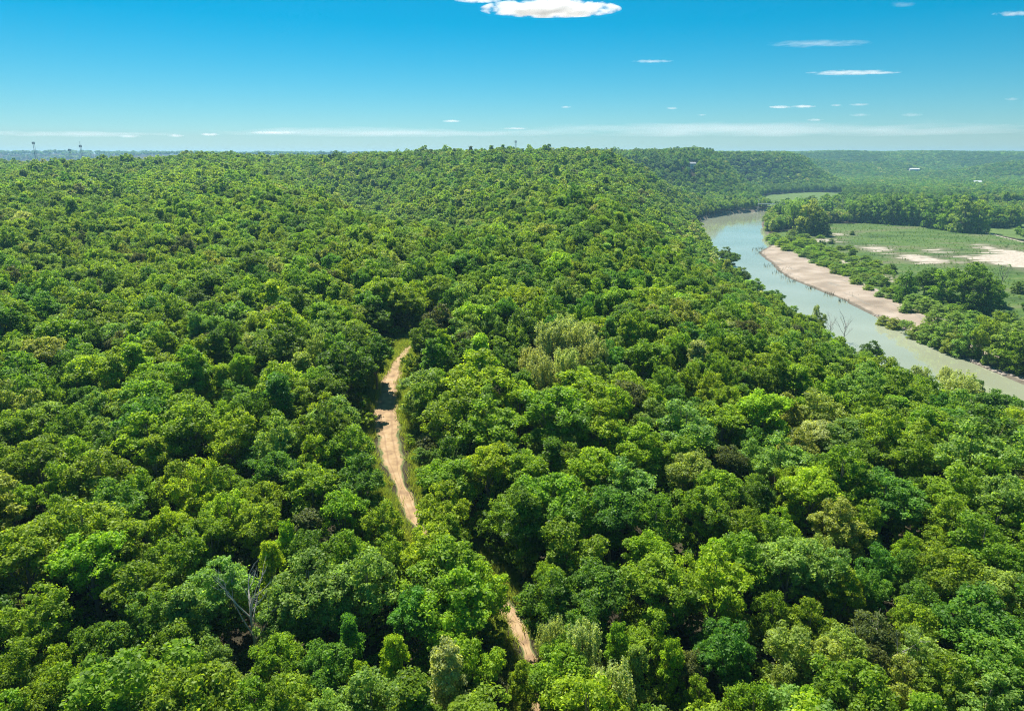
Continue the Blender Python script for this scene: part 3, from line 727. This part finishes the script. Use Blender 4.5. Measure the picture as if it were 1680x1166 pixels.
def low_items(txt, bush):
    global MARKS
    sv = MARKS; MARKS = LMARK
    for line in txt.split('\n'):
        for it in line.split(';'):
            p = it.split(); u, v, w, h, k = float(p[0]), float(p[1]), float(p[2]), float(p[3]), p[4]
            x, y = px2w(u, v, 2.2); z = float(terrain(x, y))
            d = w2px(x, y, z)[2]; rad = w / 2 / F * d * (1.02 if not bush else 1.15); hh = h / F * d * (1.12 if not bush else 1.0)
            sx, sz = rad / 5.0, hh / 16.5
            c = CW[k]
            if bush:
                e = empty('willow_bush', (x, y, z - hh * .04), prng.uniform(0, 6.28), (sx, sx, sz)); j = prng.choice([8, 9])
                obj('crown', CROWN[(k, j)], None, e); obj('trunk', NEARV[j][1], None, e)
                tag(e, make_label(u, v - h / 2, w * 2, [q + ' leafy bush' for q in c]), 'bush', 'willow bushes behind the sandbar')
            else:
                j = prng.choice([8, 9, 6, 8, 9] if k in 'LOP' else [8, 9, 8, 9, 0])
                e = plant_tree('riverside_tree', x, y, z - .03 * hh, sx, sz * 1.05, k, j, make_label(u, v - h / 2, w * 2, [q + (' spreading tree' if w > 34 else ' small tree' if w < 24 else ' rounded tree') for q in c]), 'tree', 'lowland trees across the river', prng.uniform(0, 6.28))
    MARKS = sv
low_items(LOW, False)
brg = random.Random(44); extra = []
top = [(1262, 388), (1285, 400), (1300, 410), (1332, 422), (1372, 440), (1402, 457), (1442, 476), (1482, 494)]
for q in range(110):
    u = brg.uniform(1262, 1482); v0 = np.interp(u, [a for a, b_ in top], [b_ for a, b_ in top])
    off = brg.random() ** 1.6 * 34
    v = v0 - off + 4
    if v < 386: continue
    sz = brg.uniform(9, 17) * (1 if u < 1400 else 1.1)
    extra.append('%.0f %.0f %.0f %.0f %s' % (u + off * .7, v, sz, sz * .62, brg.choice('BBGLBL')))
low_items(BUSH + ';' + ';'.join(extra), True)

# scrub of low weeds on the meadow, one mass
X, Y = jitter_grid(200, 900, 280, 1150, 5.0, rng)
k_ = frustum(X, Y, 15) & (sdist(MEADOW, X, Y) > 3) & (-sdist(RIVER, X, Y) > 3) & (sdist(BAR, X, Y) < -1)
sdp = np.full(X.shape, -1e9)
for p in PATCH: sdp = np.maximum(sdp, sdist(p, X, Y))
nb = sdist(BAR, X, Y)
k_ &= (sdp < -2) & (rng.uniform(size=len(X)) < np.where(nb > -45, .8, .30)); X, Y, nb = X[k_], Y[k_], nb[k_]
s = rng.uniform(.07, .17, len(X)) * np.where(nb > -45, 1.6, 1.0) * np.where(rng.uniform(size=len(X)) < .05, 1.9, 1.0)
sc = gn_scatter('scrub', np.stack([X, Y, terrain(X, Y) - .35], 1), rng.choice([0, 1, 1, 4, 4, 4], len(X)), np.stack([s, s, s * .8], 1), rng.uniform(0, 6.28, len(X)), SH)
tag(sc, 'low green scrub and weeds dotted over the river meadow', 'scrub', kind='stuff')

# verge bushes on the track's river side
VB = [(-19.5, 136), (-19, 142), (-20.5, 148), (-22, 155), (-23.5, 162), (-25, 170), (-26, 179), (-26, 188), (-25, 197), (-23, 205)]
vlab = ['pale green sapling bush at the bottom end of the dirt clearing edge', 'light feathery bush second up along the clearing edge', 'green verge bush beside the brightest dirt', 'leafy bush by the reddish dirt at the clearing edge',
        'bright bush where the clearing begins to narrow', 'verge bush beside the shadow line on the track', 'low bush beside the shaded part of the track', 'grassy-looking bush by the shaded upper track',
        'light bush just below the grassy head of the track', 'topmost verge bush at the bend of the track']
for i, (x, y) in enumerate(VB):
    z = float(terrain(x, y)); sx = prng.uniform(.36, .5)
    k = 'LPLGBLGLBL'[i]; j = 8 + i % 2
    e = empty('verge_bush', (x, y, z - .2), prng.uniform(0, 6), (sx * .9, sx * .9, prng.uniform(.2, .32)))
    obj('crown', CROWN[(k, j)], None, e); obj('trunk', NEARV[j][1], None, e)
    tag(e, vlab[i], 'bush', 'bushes along the edge of the dirt track')
# grass on the verge
gm = leafmat('grass_blades', (.24, .32, .08), .4)
def tuft(seed):
    r2 = np.random.RandomState(seed); n = 70
    b0 = np.c_[r2.normal(0, .35, (n, 2)), np.zeros(n)]; d = np.c_[r2.normal(0, .25, (n, 2)), r2.uniform(.35, .8, n)]
    sd = unit(np.c_[r2.normal(size=(n, 2)), np.zeros(n)]) * .035
    V = np.stack([b0 - sd, b0 + sd, b0 + d], 1).reshape(-1, 3)
    me = mesh_np('tuft', V, np.arange(3 * n).reshape(n, 3)); fattr(me, 'tone', np.repeat(r2.uniform(.7, 1.3, n), 3)); me.materials.append(gm); return me
GC = bpy.data.collections.new('grass_kinds')
for i in range(3): GC.objects.link(bpy.data.objects.new('tuft_kind_%d' % i, tuft(400 + i)))
X, Y = jitter_grid(-60, 40, 70, 256, .75, rng)
dt = ldist(TRACK, X, Y); wd = np.interp(Y, [70, 128, 140, 180, 200, 215, 240], [2.0, 2.8, 4.6, 3.0, 1.8, .8, .3])
k_ = (dt > wd + rng.uniform(-.8, .5, len(X))) & (dt < 10.5); X, Y = X[k_], Y[k_]
s = rng.uniform(1.0, 2.2, len(X))
gr = gn_scatter('grass', np.stack([X, Y, terrain(X, Y)], 1), rng.randint(0, 3, len(X)), np.stack([s, s, s], 1), rng.uniform(0, 6.28, len(X)), GC)
tag(gr, 'rough pale green grass along both sides of the dirt track', 'grass', kind='stuff')

# ------------------------------------------------------------------ dead trees
def dead_tree(name, x, y, H_, seed, label, spread=1.0, group=None, mat=DEADWOOD):
    rg = random.Random(seed); z = float(terrain(x, y)); e = empty(name, (x, y, z - .2)); tag(e, label, 'dead tree', group)
    t = MB(); top = (rg.uniform(-.5, .5), rg.uniform(-.5, .5), H_ * .8)
    t.tube([(0, 0, 0), (.2, .1, H_ * .3), (.1, -.1, H_ * .55), top], [H_ * .022, H_ * .017, H_ * .012, H_ * .005], 7); t.build('trunk', mat, e, True)
    b = MB()
    def br(p, d, L, r0, dep):
        q = p + d * L * .5 + Vector((rg.uniform(-.1, .1), rg.uniform(-.1, .1), .06)) * L; e2 = q + (d + Vector((0, 0, .35))).normalized() * L * .5
        b.tube([tuple(p), tuple(q), tuple(e2)], [r0, r0 * .7, r0 * .35], 5)
        if dep:
            for _ in range(3):
                s_ = rg.choice([q, e2, (q + e2) / 2]); dd = (d + Vector((rg.uniform(-1, 1), rg.uniform(-1, 1), rg.uniform(-.2, .9)))).normalized()
                br(s_, dd, L * rg.uniform(.45, .65), r0 * .5, dep - 1)
    for i in range(7):
        t_ = .35 + .08 * i; a = i * 2.4 + rg.uniform(-.3, .3)
        d = Vector((math.cos(a) * spread, math.sin(a) * spread, rg.uniform(.5, 1.0))).normalized()
        br(Vector((.1, 0, H_ * t_ * .82)), d, H_ * rg.uniform(.25, .4), H_ * .009, 2)
    b.build('branches', mat, e)
    return e
h = hit(414, 1035, 6.0); dead_tree('dead_tree', h[0], h[1], 15, 5, 'bare grey snag with forked branches among the near trees', .6)
x, y = px2w(1640, 478, 2); dead_tree('dead_tree', x, y, 19, 9, 'leafless brown tree standing alone on the meadow beside the dark grove', .6, mat=plain('grey_brown_wood', (.22, .19, .15), .9))
h = hit(1385, 548, 6); dead_tree('dead_tree', h[0], h[1], 16, 12, 'bare pale tree on the wooded bank against the blue water', .7)
h = hit(1440, 1110, 5); dead_tree('dead_tree', h[0], h[1], 12, 21, 'fallen-looking pale leafless tree below the brown thicket', 1.2)
h = hit(1362, 540, 6); dead_tree('dead_tree', h[0], h[1], 13, 31, 'smaller bare tree just left of the pale bank tree', .6)
h = hit(1337, 528, 8); x, y = h[0], h[1]; z = float(terrain(x, y))
plant_tree('willow_tree', x, y, z, .42, 1.25, 'P', 6, 'slim feathery pale poplar rising over the water beside the bare bank trees', 'tree', None, 1.0)

# ------------------------------------------------------------------ sticks, stones on the bar
ROCK = plain('stone', (.27, .23, .19), .9, noise=.3, scale=.6)
rg = np.random.RandomState(77)
bank = wpts([(1432, 516), (1465, 531), (1500, 548), (1560, 576), (1600, 595), (1650, 616)], .4)
seg = np.r_[0, np.cumsum(np.hypot(*np.diff(bank, axis=0).T))]
Vs, Qs = [], []
cube = np.array([(x, y, z) for x in (-1, 1) for y in (-1, 1) for z in (-1, 1)], float)
fq = np.array([(0, 1, 3, 2), (4, 6, 7, 5), (0, 4, 5, 1), (2, 3, 7, 6), (0, 2, 6, 4), (1, 5, 7, 3)])
for i in range(900):
    t = rg.uniform(0, seg[-1]); x = np.interp(t, seg, bank[:, 0]) + abs(rg.normal(0, 3.2)) + .2; y = np.interp(t, seg, bank[:, 1]) + rg.normal(0, .6)
    s = rg.uniform(.15, .6) * (1 + (rg.uniform() < .1)); c = cube * (1 + rg.uniform(-.35, .35, (8, 3))) * s * np.array([1, 1, .55])
    z = float(max(0, .12 + .05 * (x - np.interp(t, seg, bank[:, 0])))) 
    Vs.append(c + (x, y, z)); Qs.append(fq + 8 * i)
tag(obj('rubble', mesh_np('rubble', np.vstack(Vs), np.vstack(Qs)), ROCK), 'pale stones and rubble along the river bank below the light trees', 'stones', kind='stuff')
# drift sticks / young willow shoots at the water's edge
sh = MB(); rg2 = random.Random(8)
edge = [(1262, 436), (1275, 447), (1288, 455), (1300, 461), (1330, 473), (1360, 484), (1385, 494), (1243, 410), (1250, 408), (1246, 416), (1290, 442), (1402, 486)]
for (u, v) in edge:
    for q in range(30):
        x, y = px2w(u + rg2.uniform(-9, 9), v + rg2.uniform(-2.5, 2.5), .2)
        h_ = rg2.uniform(.8, 2.8); sh.tube([(x, y, -.2), (x + rg2.uniform(-.5, .5), y, h_)], [.12, .04], 4)
tag(sh.build('reeds', plain('reed_stalks', (.13, .16, .06), .8)), 'thin upright shoots and sticks at the sandbar water line', 'reeds', kind='stuff')

# ------------------------------------------------------------------ masts
STEEL = plain('galvanised_steel', (.16, .18, .20), .5, .4)
def mast(u, top_v, dist, base_v, label, w=2.2, spike=0):
    d = ray(u, base_v); t = dist / d[1]; x, y = d[0] * t, dist
    d2 = ray(u, top_v); ztop = CAMZ + d2[2] * dist / d2[1]
    zb = CAMZ + d[2] * t - 28; H_ = ztop - zb
    e = empty('radio_mast', (x, y, zb)); tag(e, label, 'mast', 'radio masts on the skyline')
    m_ = MB(); Hm = H_ - spike
    n = int(Hm / 4)
    def leg(a, z): r_ = w * (1.25 - .45 * z / Hm); return (r_ * math.cos(a), r_ * math.sin(a), z)
    A = [0.5, 0.5 + 2.094, 0.5 + 4.189]
    for a in A: m_.tube([leg(a, 0), leg(a, Hm)], [.22, .18], 5)
    m_.build('mast_legs', STEEL, e)
    m_ = MB()
    for i in range(n):
        z0, z1 = Hm * i / n, Hm * (i + 1) / n
        for q in range(3):
            a, b2 = A[q], A[(q + 1) % 3]
            m_.tube([leg(a, z0), leg(b2, z1)], [.1, .1], 4); m_.tube([leg(a, z1), leg(b2, z1)], [.09, .09], 4)
    m_.build('bracing', STEEL, e)
    m_ = MB()
    for q in range(9):
        a = q * 2 * math.pi / 9; m_.box((2.3 * math.cos(a), 2.3 * math.sin(a), Hm - 2.2), (.5, .5, 4.0), a)
    m_.tube([(0, 0, Hm - 4.6), (0, 0, Hm - 4.3)], [2.5, 2.5], 12)
    m_.build('antennas', STEEL, e)
    if spike: m_ = MB(); m_.tube([(0, 0, Hm), (0, 0, H_)], [.35, .2], 5); m_.build('whip_aerial', STEEL, e)
mast(59, 233, 1500, 258, 'tall leaning-looking lattice mast with a thick head, nearest the photo edge')
mast(116, 244.5, 1650, 259, 'shortest of the lattice masts, standing between the two taller ones', 2.4)
mast(134.5, 231.5, 1500, 256, 'lattice mast topped by a thin spike, beside the shortest mast', 2.0, 8)
mast(846, 231, 1700, 254, 'solitary lattice mast on the middle of the wooded skyline', 2.2)

# ------------------------------------------------------------------ bridges and buildings
WHITE = plain('white_paint', (.75, .75, .73), .6); ROOFM = plain('grey_roof', (.35, .36, .38), .6); GLASS = plain('dark_window', (.03, .04, .05), .2); CONC = plain('concrete', (.48, .47, .44), .85)
bx0, by0 = px2w(1244, 333, 10); bx1, by1 = px2w(1382, 334, 10)
by1 = by0 = 1290.0
bx0 = (1244 - 840) / F * (by0 * CP + 88 * SP); bx1 = (1382 - 840) / F * (by0 * CP + 88 * SP)
e = empty('pipe_bridge', ((bx0 + bx1) / 2, by0, 4)); tag(e, 'slender white suspension bridge crossing the trees at the river bend', 'bridge')
L_ = (bx1 - bx0)
deckz = CAMZ + (ray(1300, 334)[2] / ray(1300, 334)[1]) * by0 - 4
d_ = MB(); d_.tube([(L_ * (i / 10 - .5), 0, deckz - 1.6 * math.sin(math.pi * i / 10)) for i in range(11)], [.75] * 11, 6); d_.build('deck', WHITE, e)
c_ = MB(); c_.tube([(L_ * (i / 16 - .5), 1.4, deckz + 9 - 8 * (1 - (i / 8 - 1) ** 2)) for i in range(17)], [.09] * 17, 4); c_.tube([(L_ * (i / 16 - .5), -1.4, deckz + 9 - 8 * (1 - (i / 8 - 1) ** 2)) for i in range(17)], [.09] * 17, 4); c_.build('cables', STEEL, e)
for s_ in (-1, 1):
    t_ = MB()
    for q in (-1.6, 1.6): t_.tube([(s_ * L_ / 2, q, -6), (s_ * L_ / 2, q, deckz + 9.5)], [.28, .2], 6)
    for zz in (deckz * .4, deckz - 1, deckz + 4, deckz + 9): t_.box((s_ * L_ / 2, 0, zz), (.3, 3.2, .3))
    t_.build('tower', CONC, e)
def road_bridge(u0, u1, v, dist, label):
    x0, x1 = [(u - 840) / F * (dist * CP) for u in (u0, u1)]
    z = CAMZ + ray(u0, v)[2] / ray(u0, v)[1] * dist
    e = empty('road_bridge', ((x0 + x1) / 2, dist, 3)); tag(e, label, 'bridge'); L_ = x1 - x0; z -= 3
    m_ = MB(); m_.box((0, 0, z), (L_, 9, 1.8)); m_.build('deck', CONC, e)
    m_ = MB(); m_.box((0, -4.6, z + 1.5), (L_, .3, .9)); m_.box((0, 4.6, z + 1.5), (L_, .3, .9)); m_.build('parapet', CONC, e)
    n = max(2, int(L_ / 28))
    for i in range(n + 1):
        m_ = MB(); m_.box((L_ * (i / n - .5) * .94, 0, (z - 1) / 2 - 2), (1.6, 6, z + 2)); m_.build('pier', CONC, e)
road_bridge(1618, 1690, 291.5, 2700, 'long grey road bridge low between the trees beside the white building')
road_bridge(1397, 1424, 289.5, 3000, 'short distant grey bridge over the hidden river')
def building(u, v, dist, dims, label, rz=.2, storeys=2, name='house', nwin=5, roofm=None):
    x, dist, _ = BLD[dist]; z = float(terrain(x, dist)); w, dp, h_ = dims
    e = empty(name, (x, dist, z), rz); tag(e, label, 'building')
    m_ = MB(); m_.box((0, 0, h_ / 2 - 3), (w, dp, h_ + 6)); m_.build('wall', WHITE, e)
    m_ = MB(); r_ = h_ * .35; W, D = w / 2 + .5, dp / 2 + .5
    m_.quad([(-W, -D, h_), (W, -D, h_), (W * .98, 0, h_ + r_), (-W * .98, 0, h_ + r_)]); m_.quad([(W, D, h_), (-W, D, h_), (-W * .98, 0, h_ + r_), (W * .98, 0, h_ + r_)])
    m_.quad([(-W, D, h_), (-W, -D, h_), (-W * .98, 0, h_ + r_)]); m_.quad([(W, -D, h_), (W, D, h_), (W * .98, 0, h_ + r_)]); m_.quad([(-W, -D, h_ - .01), (-W, D, h_ - .01), (W, D, h_ - .01), (W, -D, h_ - .01)])
    m_.build('roof', roofm or ROOFM, e)
    for s_ in range(storeys):
        for i in range(nwin):
            m_ = MB(); m_.box((w * ((i + .5) / nwin - .5), -dp / 2 - .03, h_ * (s_ + .55) / storeys), (w / nwin * .45, .14, h_ / storeys * .45)); m_.build('window', GLASS, e)
building(1603, 304.5, 0, (26, 14, 14), 'white farm building with pale roof standing in the far trees near the bridge', .1, 2, 'farm_building', 5, WHITE)
building(1500, 276.5, 1, (40, 14, 11), 'long white building on the distant wooded slope', -.1, 1, 'long_building', 7, WHITE)
building(1136, 268, 2, (15, 9, 9), 'small grey house half hidden near the top of the second hill', .3, 2, 'hilltop_house', 4)

# ------------------------------------------------------------------ clouds
def cloud_mat(dens, seed, asp, thin):
    m, ns, ln = newmat('cloud'); out = N(ns, 'ShaderNodeOutputMaterial')
    v = N(ns, 'ShaderNodeVolumePrincipled'); v.inputs['Color'].default_value = (1, 1, 1, 1); v.inputs['Anisotropy'].default_value = .1
    tc = N(ns, 'ShaderNodeTexCoord')
    mp = N(ns, 'ShaderNodeMapping'); mp.inputs['Location'].default_value = (-1, -1, -.75); mp.inputs['Scale'].default_value = (2, 2, 2)
    ln.new(tc.outputs['Generated'], mp.inputs['Vector'])
    le = N(ns, 'ShaderNodeVectorMath', operation='LENGTH'); ln.new(mp.outputs[0], le.inputs[0])
    m2 = N(ns, 'ShaderNodeMapping'); m2.inputs['Location'].default_value = (seed * 3.7, seed * 1.3, 0); m2.inputs['Scale'].default_value = (min(asp, 9) * .55, 2.2, .9)
    ln.new(tc.outputs['Generated'], m2.inputs['Vector'])
    no = N(ns, 'ShaderNodeTexNoise', Scale=1.6, Detail=6.0, Roughness=.62); ln.new(m2.outputs[0], no.inputs['Vector'])
    sb = N(ns, 'ShaderNodeMath', operation='SUBTRACT'); sb.inputs[0].default_value = .92 - (.18 if thin else 0); ln.new(le.outputs['Value'], sb.inputs[1])
    ma = N(ns, 'ShaderNodeMath', operation='MULTIPLY_ADD'); ma.inputs[1].default_value = 2.6; ln.new(no.outputs['Fac'], ma.inputs[0]); ln.new(sb.outputs[0], ma.inputs[2])
    s2 = N(ns, 'ShaderNodeMath', operation='SUBTRACT'); s2.inputs[1].default_value = 1.25; ln.new(ma.outputs[0], s2.inputs[0])
    mr = N(ns, 'ShaderNodeMapRange'); mr.inputs['From Min'].default_value = 0; mr.inputs['From Max'].default_value = 1.1; mr.inputs['To Max'].default_value = dens
    ln.new(s2.outputs[0], mr.inputs['Value']); ln.new(mr.outputs[0], v.inputs['Density'])
    ln.new(v.outputs[0], out.inputs['Volume']); return m
import bmesh
def cloud(u, v, w, h, dens, label, seed, dist=14000.0, group='small clouds scattered over the sky'):
    d = ray(u, v); t = dist / d[1]; c = np.array([d[0] * t, dist, CAMZ + d[2] * t])
    w, h = w * 1.2, h * (1.15 if dens > 3 else .95)
    k = t / F; RX, RZ = w / 2 * k, h / 2 * k; RY = RX * .5
    bm = bmesh.new(); bmesh.ops.create_icosphere(bm, subdivisions=4, radius=1.0)
    for vt in bm.verts:
        p = vt.co.copy(); vt.co = Vector((p.x * RX, p.y * RY, (p.z if p.z > 0 else p.z * .6) * RZ))
    me = bpy.data.meshes.new('cloud'); bm.to_mesh(me); bm.free()
    o = obj('cloud', me, cloud_mat(dens * (.8 if w > 200 and dens > 1 else (.22 if dens < 1.5 else .30)) / RZ, seed, w / h, w > 250)); o.location = tuple(c); tag(o, label, 'cloud', group); return o
CL = [(903, 16, 196, 22, 5, 'big white lens-shaped cloud at the top of the sky'), (784, 1, 66, 9, 2.5, 'flat white cloud at the upper edge beside the big cloud'),
      (1345, 72, 150, 4, .3, 'long thin wisp of cloud below the upper river-side sky'), (1400, 119.5, 130, 5, 1.0, 'long flat bright cloud streak over the valley'), (1480, 8, 40, 12, .4, 'faint puff near the top over the valley'),
      (1070, 101, 60, 5, .6, 'short faint wisp in mid sky above the bluff'), (1664, 23, 60, 8, .9, 'faint streak cut by the photo edge near the top'), (1280, 176, 32, 7, 1.6, 'small flat cloud, first of the close pair'),
      (1318, 175, 34, 7, 1.6, 'small flat cloud, second of the close pair'), (1372, 173, 18, 6, 1.2, 'tiny cloud just past the close pair'), (1410, 172, 30, 6, .9, 'thin small cloud above another faint one'), (1411, 189, 32, 8, .5, 'faint small cloud below a thin one'),
      (1496, 189, 30, 9, .6, 'soft small cloud alone low over the valley'), (1102, 178, 18, 6, 1.4, 'tiny bright cloud over the bluff'), (929, 176, 16, 5, 1.3, 'tiny bright cloud right of the lone mast, higher up'),
      (741, 199, 28, 6, 1.6, 'small white cloud over the middle hill'), (1337, 197, 26, 6, 1.0, 'small low cloud under the close pair'), (1151, 189, 14, 4, .8, 'speck of cloud over the second hill'), (1660, 163, 20, 7, .8, 'small cloud near the photo edge low over the valley'),
      (344, 221, 28, 7, 1.8, 'small white humped cloud low over the hill'), (288, 223, 24, 7, 1.8, 'small white cloud beside the humped cloud'), (212, 224, 34, 7, 1.2, 'small cloud under the long pale streak'), (450, 218, 76, 7, 1.3, 'flat low white cloud over the near hill'),
      (845, 211, 44, 4, .8, 'thin low cloud just above the lone mast'), (110, 220, 320, 14, .3, 'long pale veil of cloud behind the three masts'), (1300, 214, 900, 30, .3, 'broad pale veil low over the far hills'), (620, 218, 600, 20, .3, 'faint veil of cloud low over the middle hill')]
for i, (u, v, w, h, dn, lab) in enumerate(CL): cloud(u, v, w, h, dn, lab, i + 1, 14000 if i < 24 else 20000)

# ------------------------------------------------------------------ haze
hz = MB(); hz.box((2000, 5200, 82.0), (15000, 13600, 174.0))
ho = hz.build('haze', None); hm, ns, ln = newmat('haze'); out = N(ns, 'ShaderNodeOutputMaterial')
v = N(ns, 'ShaderNodeVolumePrincipled', Density=.85e-4); v.inputs['Color'].default_value = (.36, .70, 1.0, 1); v.inputs['Anisotropy'].default_value = .3
ln.new(v.outputs[0], out.inputs['Volume']); ho.data.materials.append(hm); tag(ho, 'thin blue haze over the far hills', 'haze', kind='stuff')

# ------------------------------------------------------------------ light, sky, camera
SUN_EL = R(59)
w = bpy.data.worlds.new('World'); scene.world = w; w.use_nodes = True
nt = w.node_tree; nt.nodes.clear()
sky = nt.nodes.new('ShaderNodeTexSky'); sky.sky_type = 'NISHITA'; sky.sun_disc = False
sky.sun_elevation = SUN_EL; sky.sun_rotation = SUNAZ; sky.altitude = 300; sky.air_density = 1.0; sky.dust_density = .1; sky.ozone_density = 3.0
hs = nt.nodes.new('ShaderNodeHueSaturation'); hs.inputs['Saturation'].default_value = 1.40; hs.inputs['Hue'].default_value = .473; hs.inputs['Value'].default_value = .82
bg = nt.nodes.new('ShaderNodeBackground'); bg.inputs['Strength'].default_value = .052
wo = nt.nodes.new('ShaderNodeOutputWorld')
tn = nt.nodes.new('ShaderNodeMix'); tn.data_type = 'RGBA'; tn.blend_type = 'MULTIPLY'; tn.inputs['Factor'].default_value = 1; tn.inputs['B'].default_value = (.76, .95, 1.15, 1)
nt.links.new(sky.outputs[0], tn.inputs['A']); nt.links.new(tn.outputs['Result'], hs.inputs['Color']); nt.links.new(hs.outputs[0], bg.inputs['Color']); nt.links.new(bg.outputs[0], wo.inputs['Surface'])
sl = bpy.data.lights.new('sun', 'SUN'); sl.energy = 5.0; sl.angle = R(.53); sl.color = (1, .95, .86)
so = bpy.data.objects.new('sun', sl); COL.objects.link(so)
dirv = Vector((math.sin(SUNAZ) * math.cos(SUN_EL), math.cos(SUNAZ) * math.cos(SUN_EL), math.sin(SUN_EL)))
so.rotation_euler = (-dirv).to_track_quat('-Z', 'Y').to_euler(); so.location = dirv * 500

cam = bpy.data.cameras.new('camera'); cam.lens = 24; cam.sensor_width = 36; cam.clip_start = 1; cam.clip_end = 120000
co = bpy.data.objects.new('camera', cam); COL.objects.link(co); co.location = (0, 0, CAMZ); co.rotation_euler = (R(90) - PITCH, 0, 0)
scene.camera = co
scene.view_settings.view_transform = 'Standard'; scene.view_settings.look = 'None'; scene.view_settings.exposure = 1.0; scene.view_settings.gamma = 1
cy = scene.cycles
cy.max_bounces = 14; cy.diffuse_bounces = 3; cy.glossy_bounces = 2; cy.transmission_bounces = 2; cy.volume_bounces = 14; cy.transparent_max_bounces = 8
cy.use_denoising = True; cy.denoising_prefilter = 'NONE'; cy.filter_width = 1.1
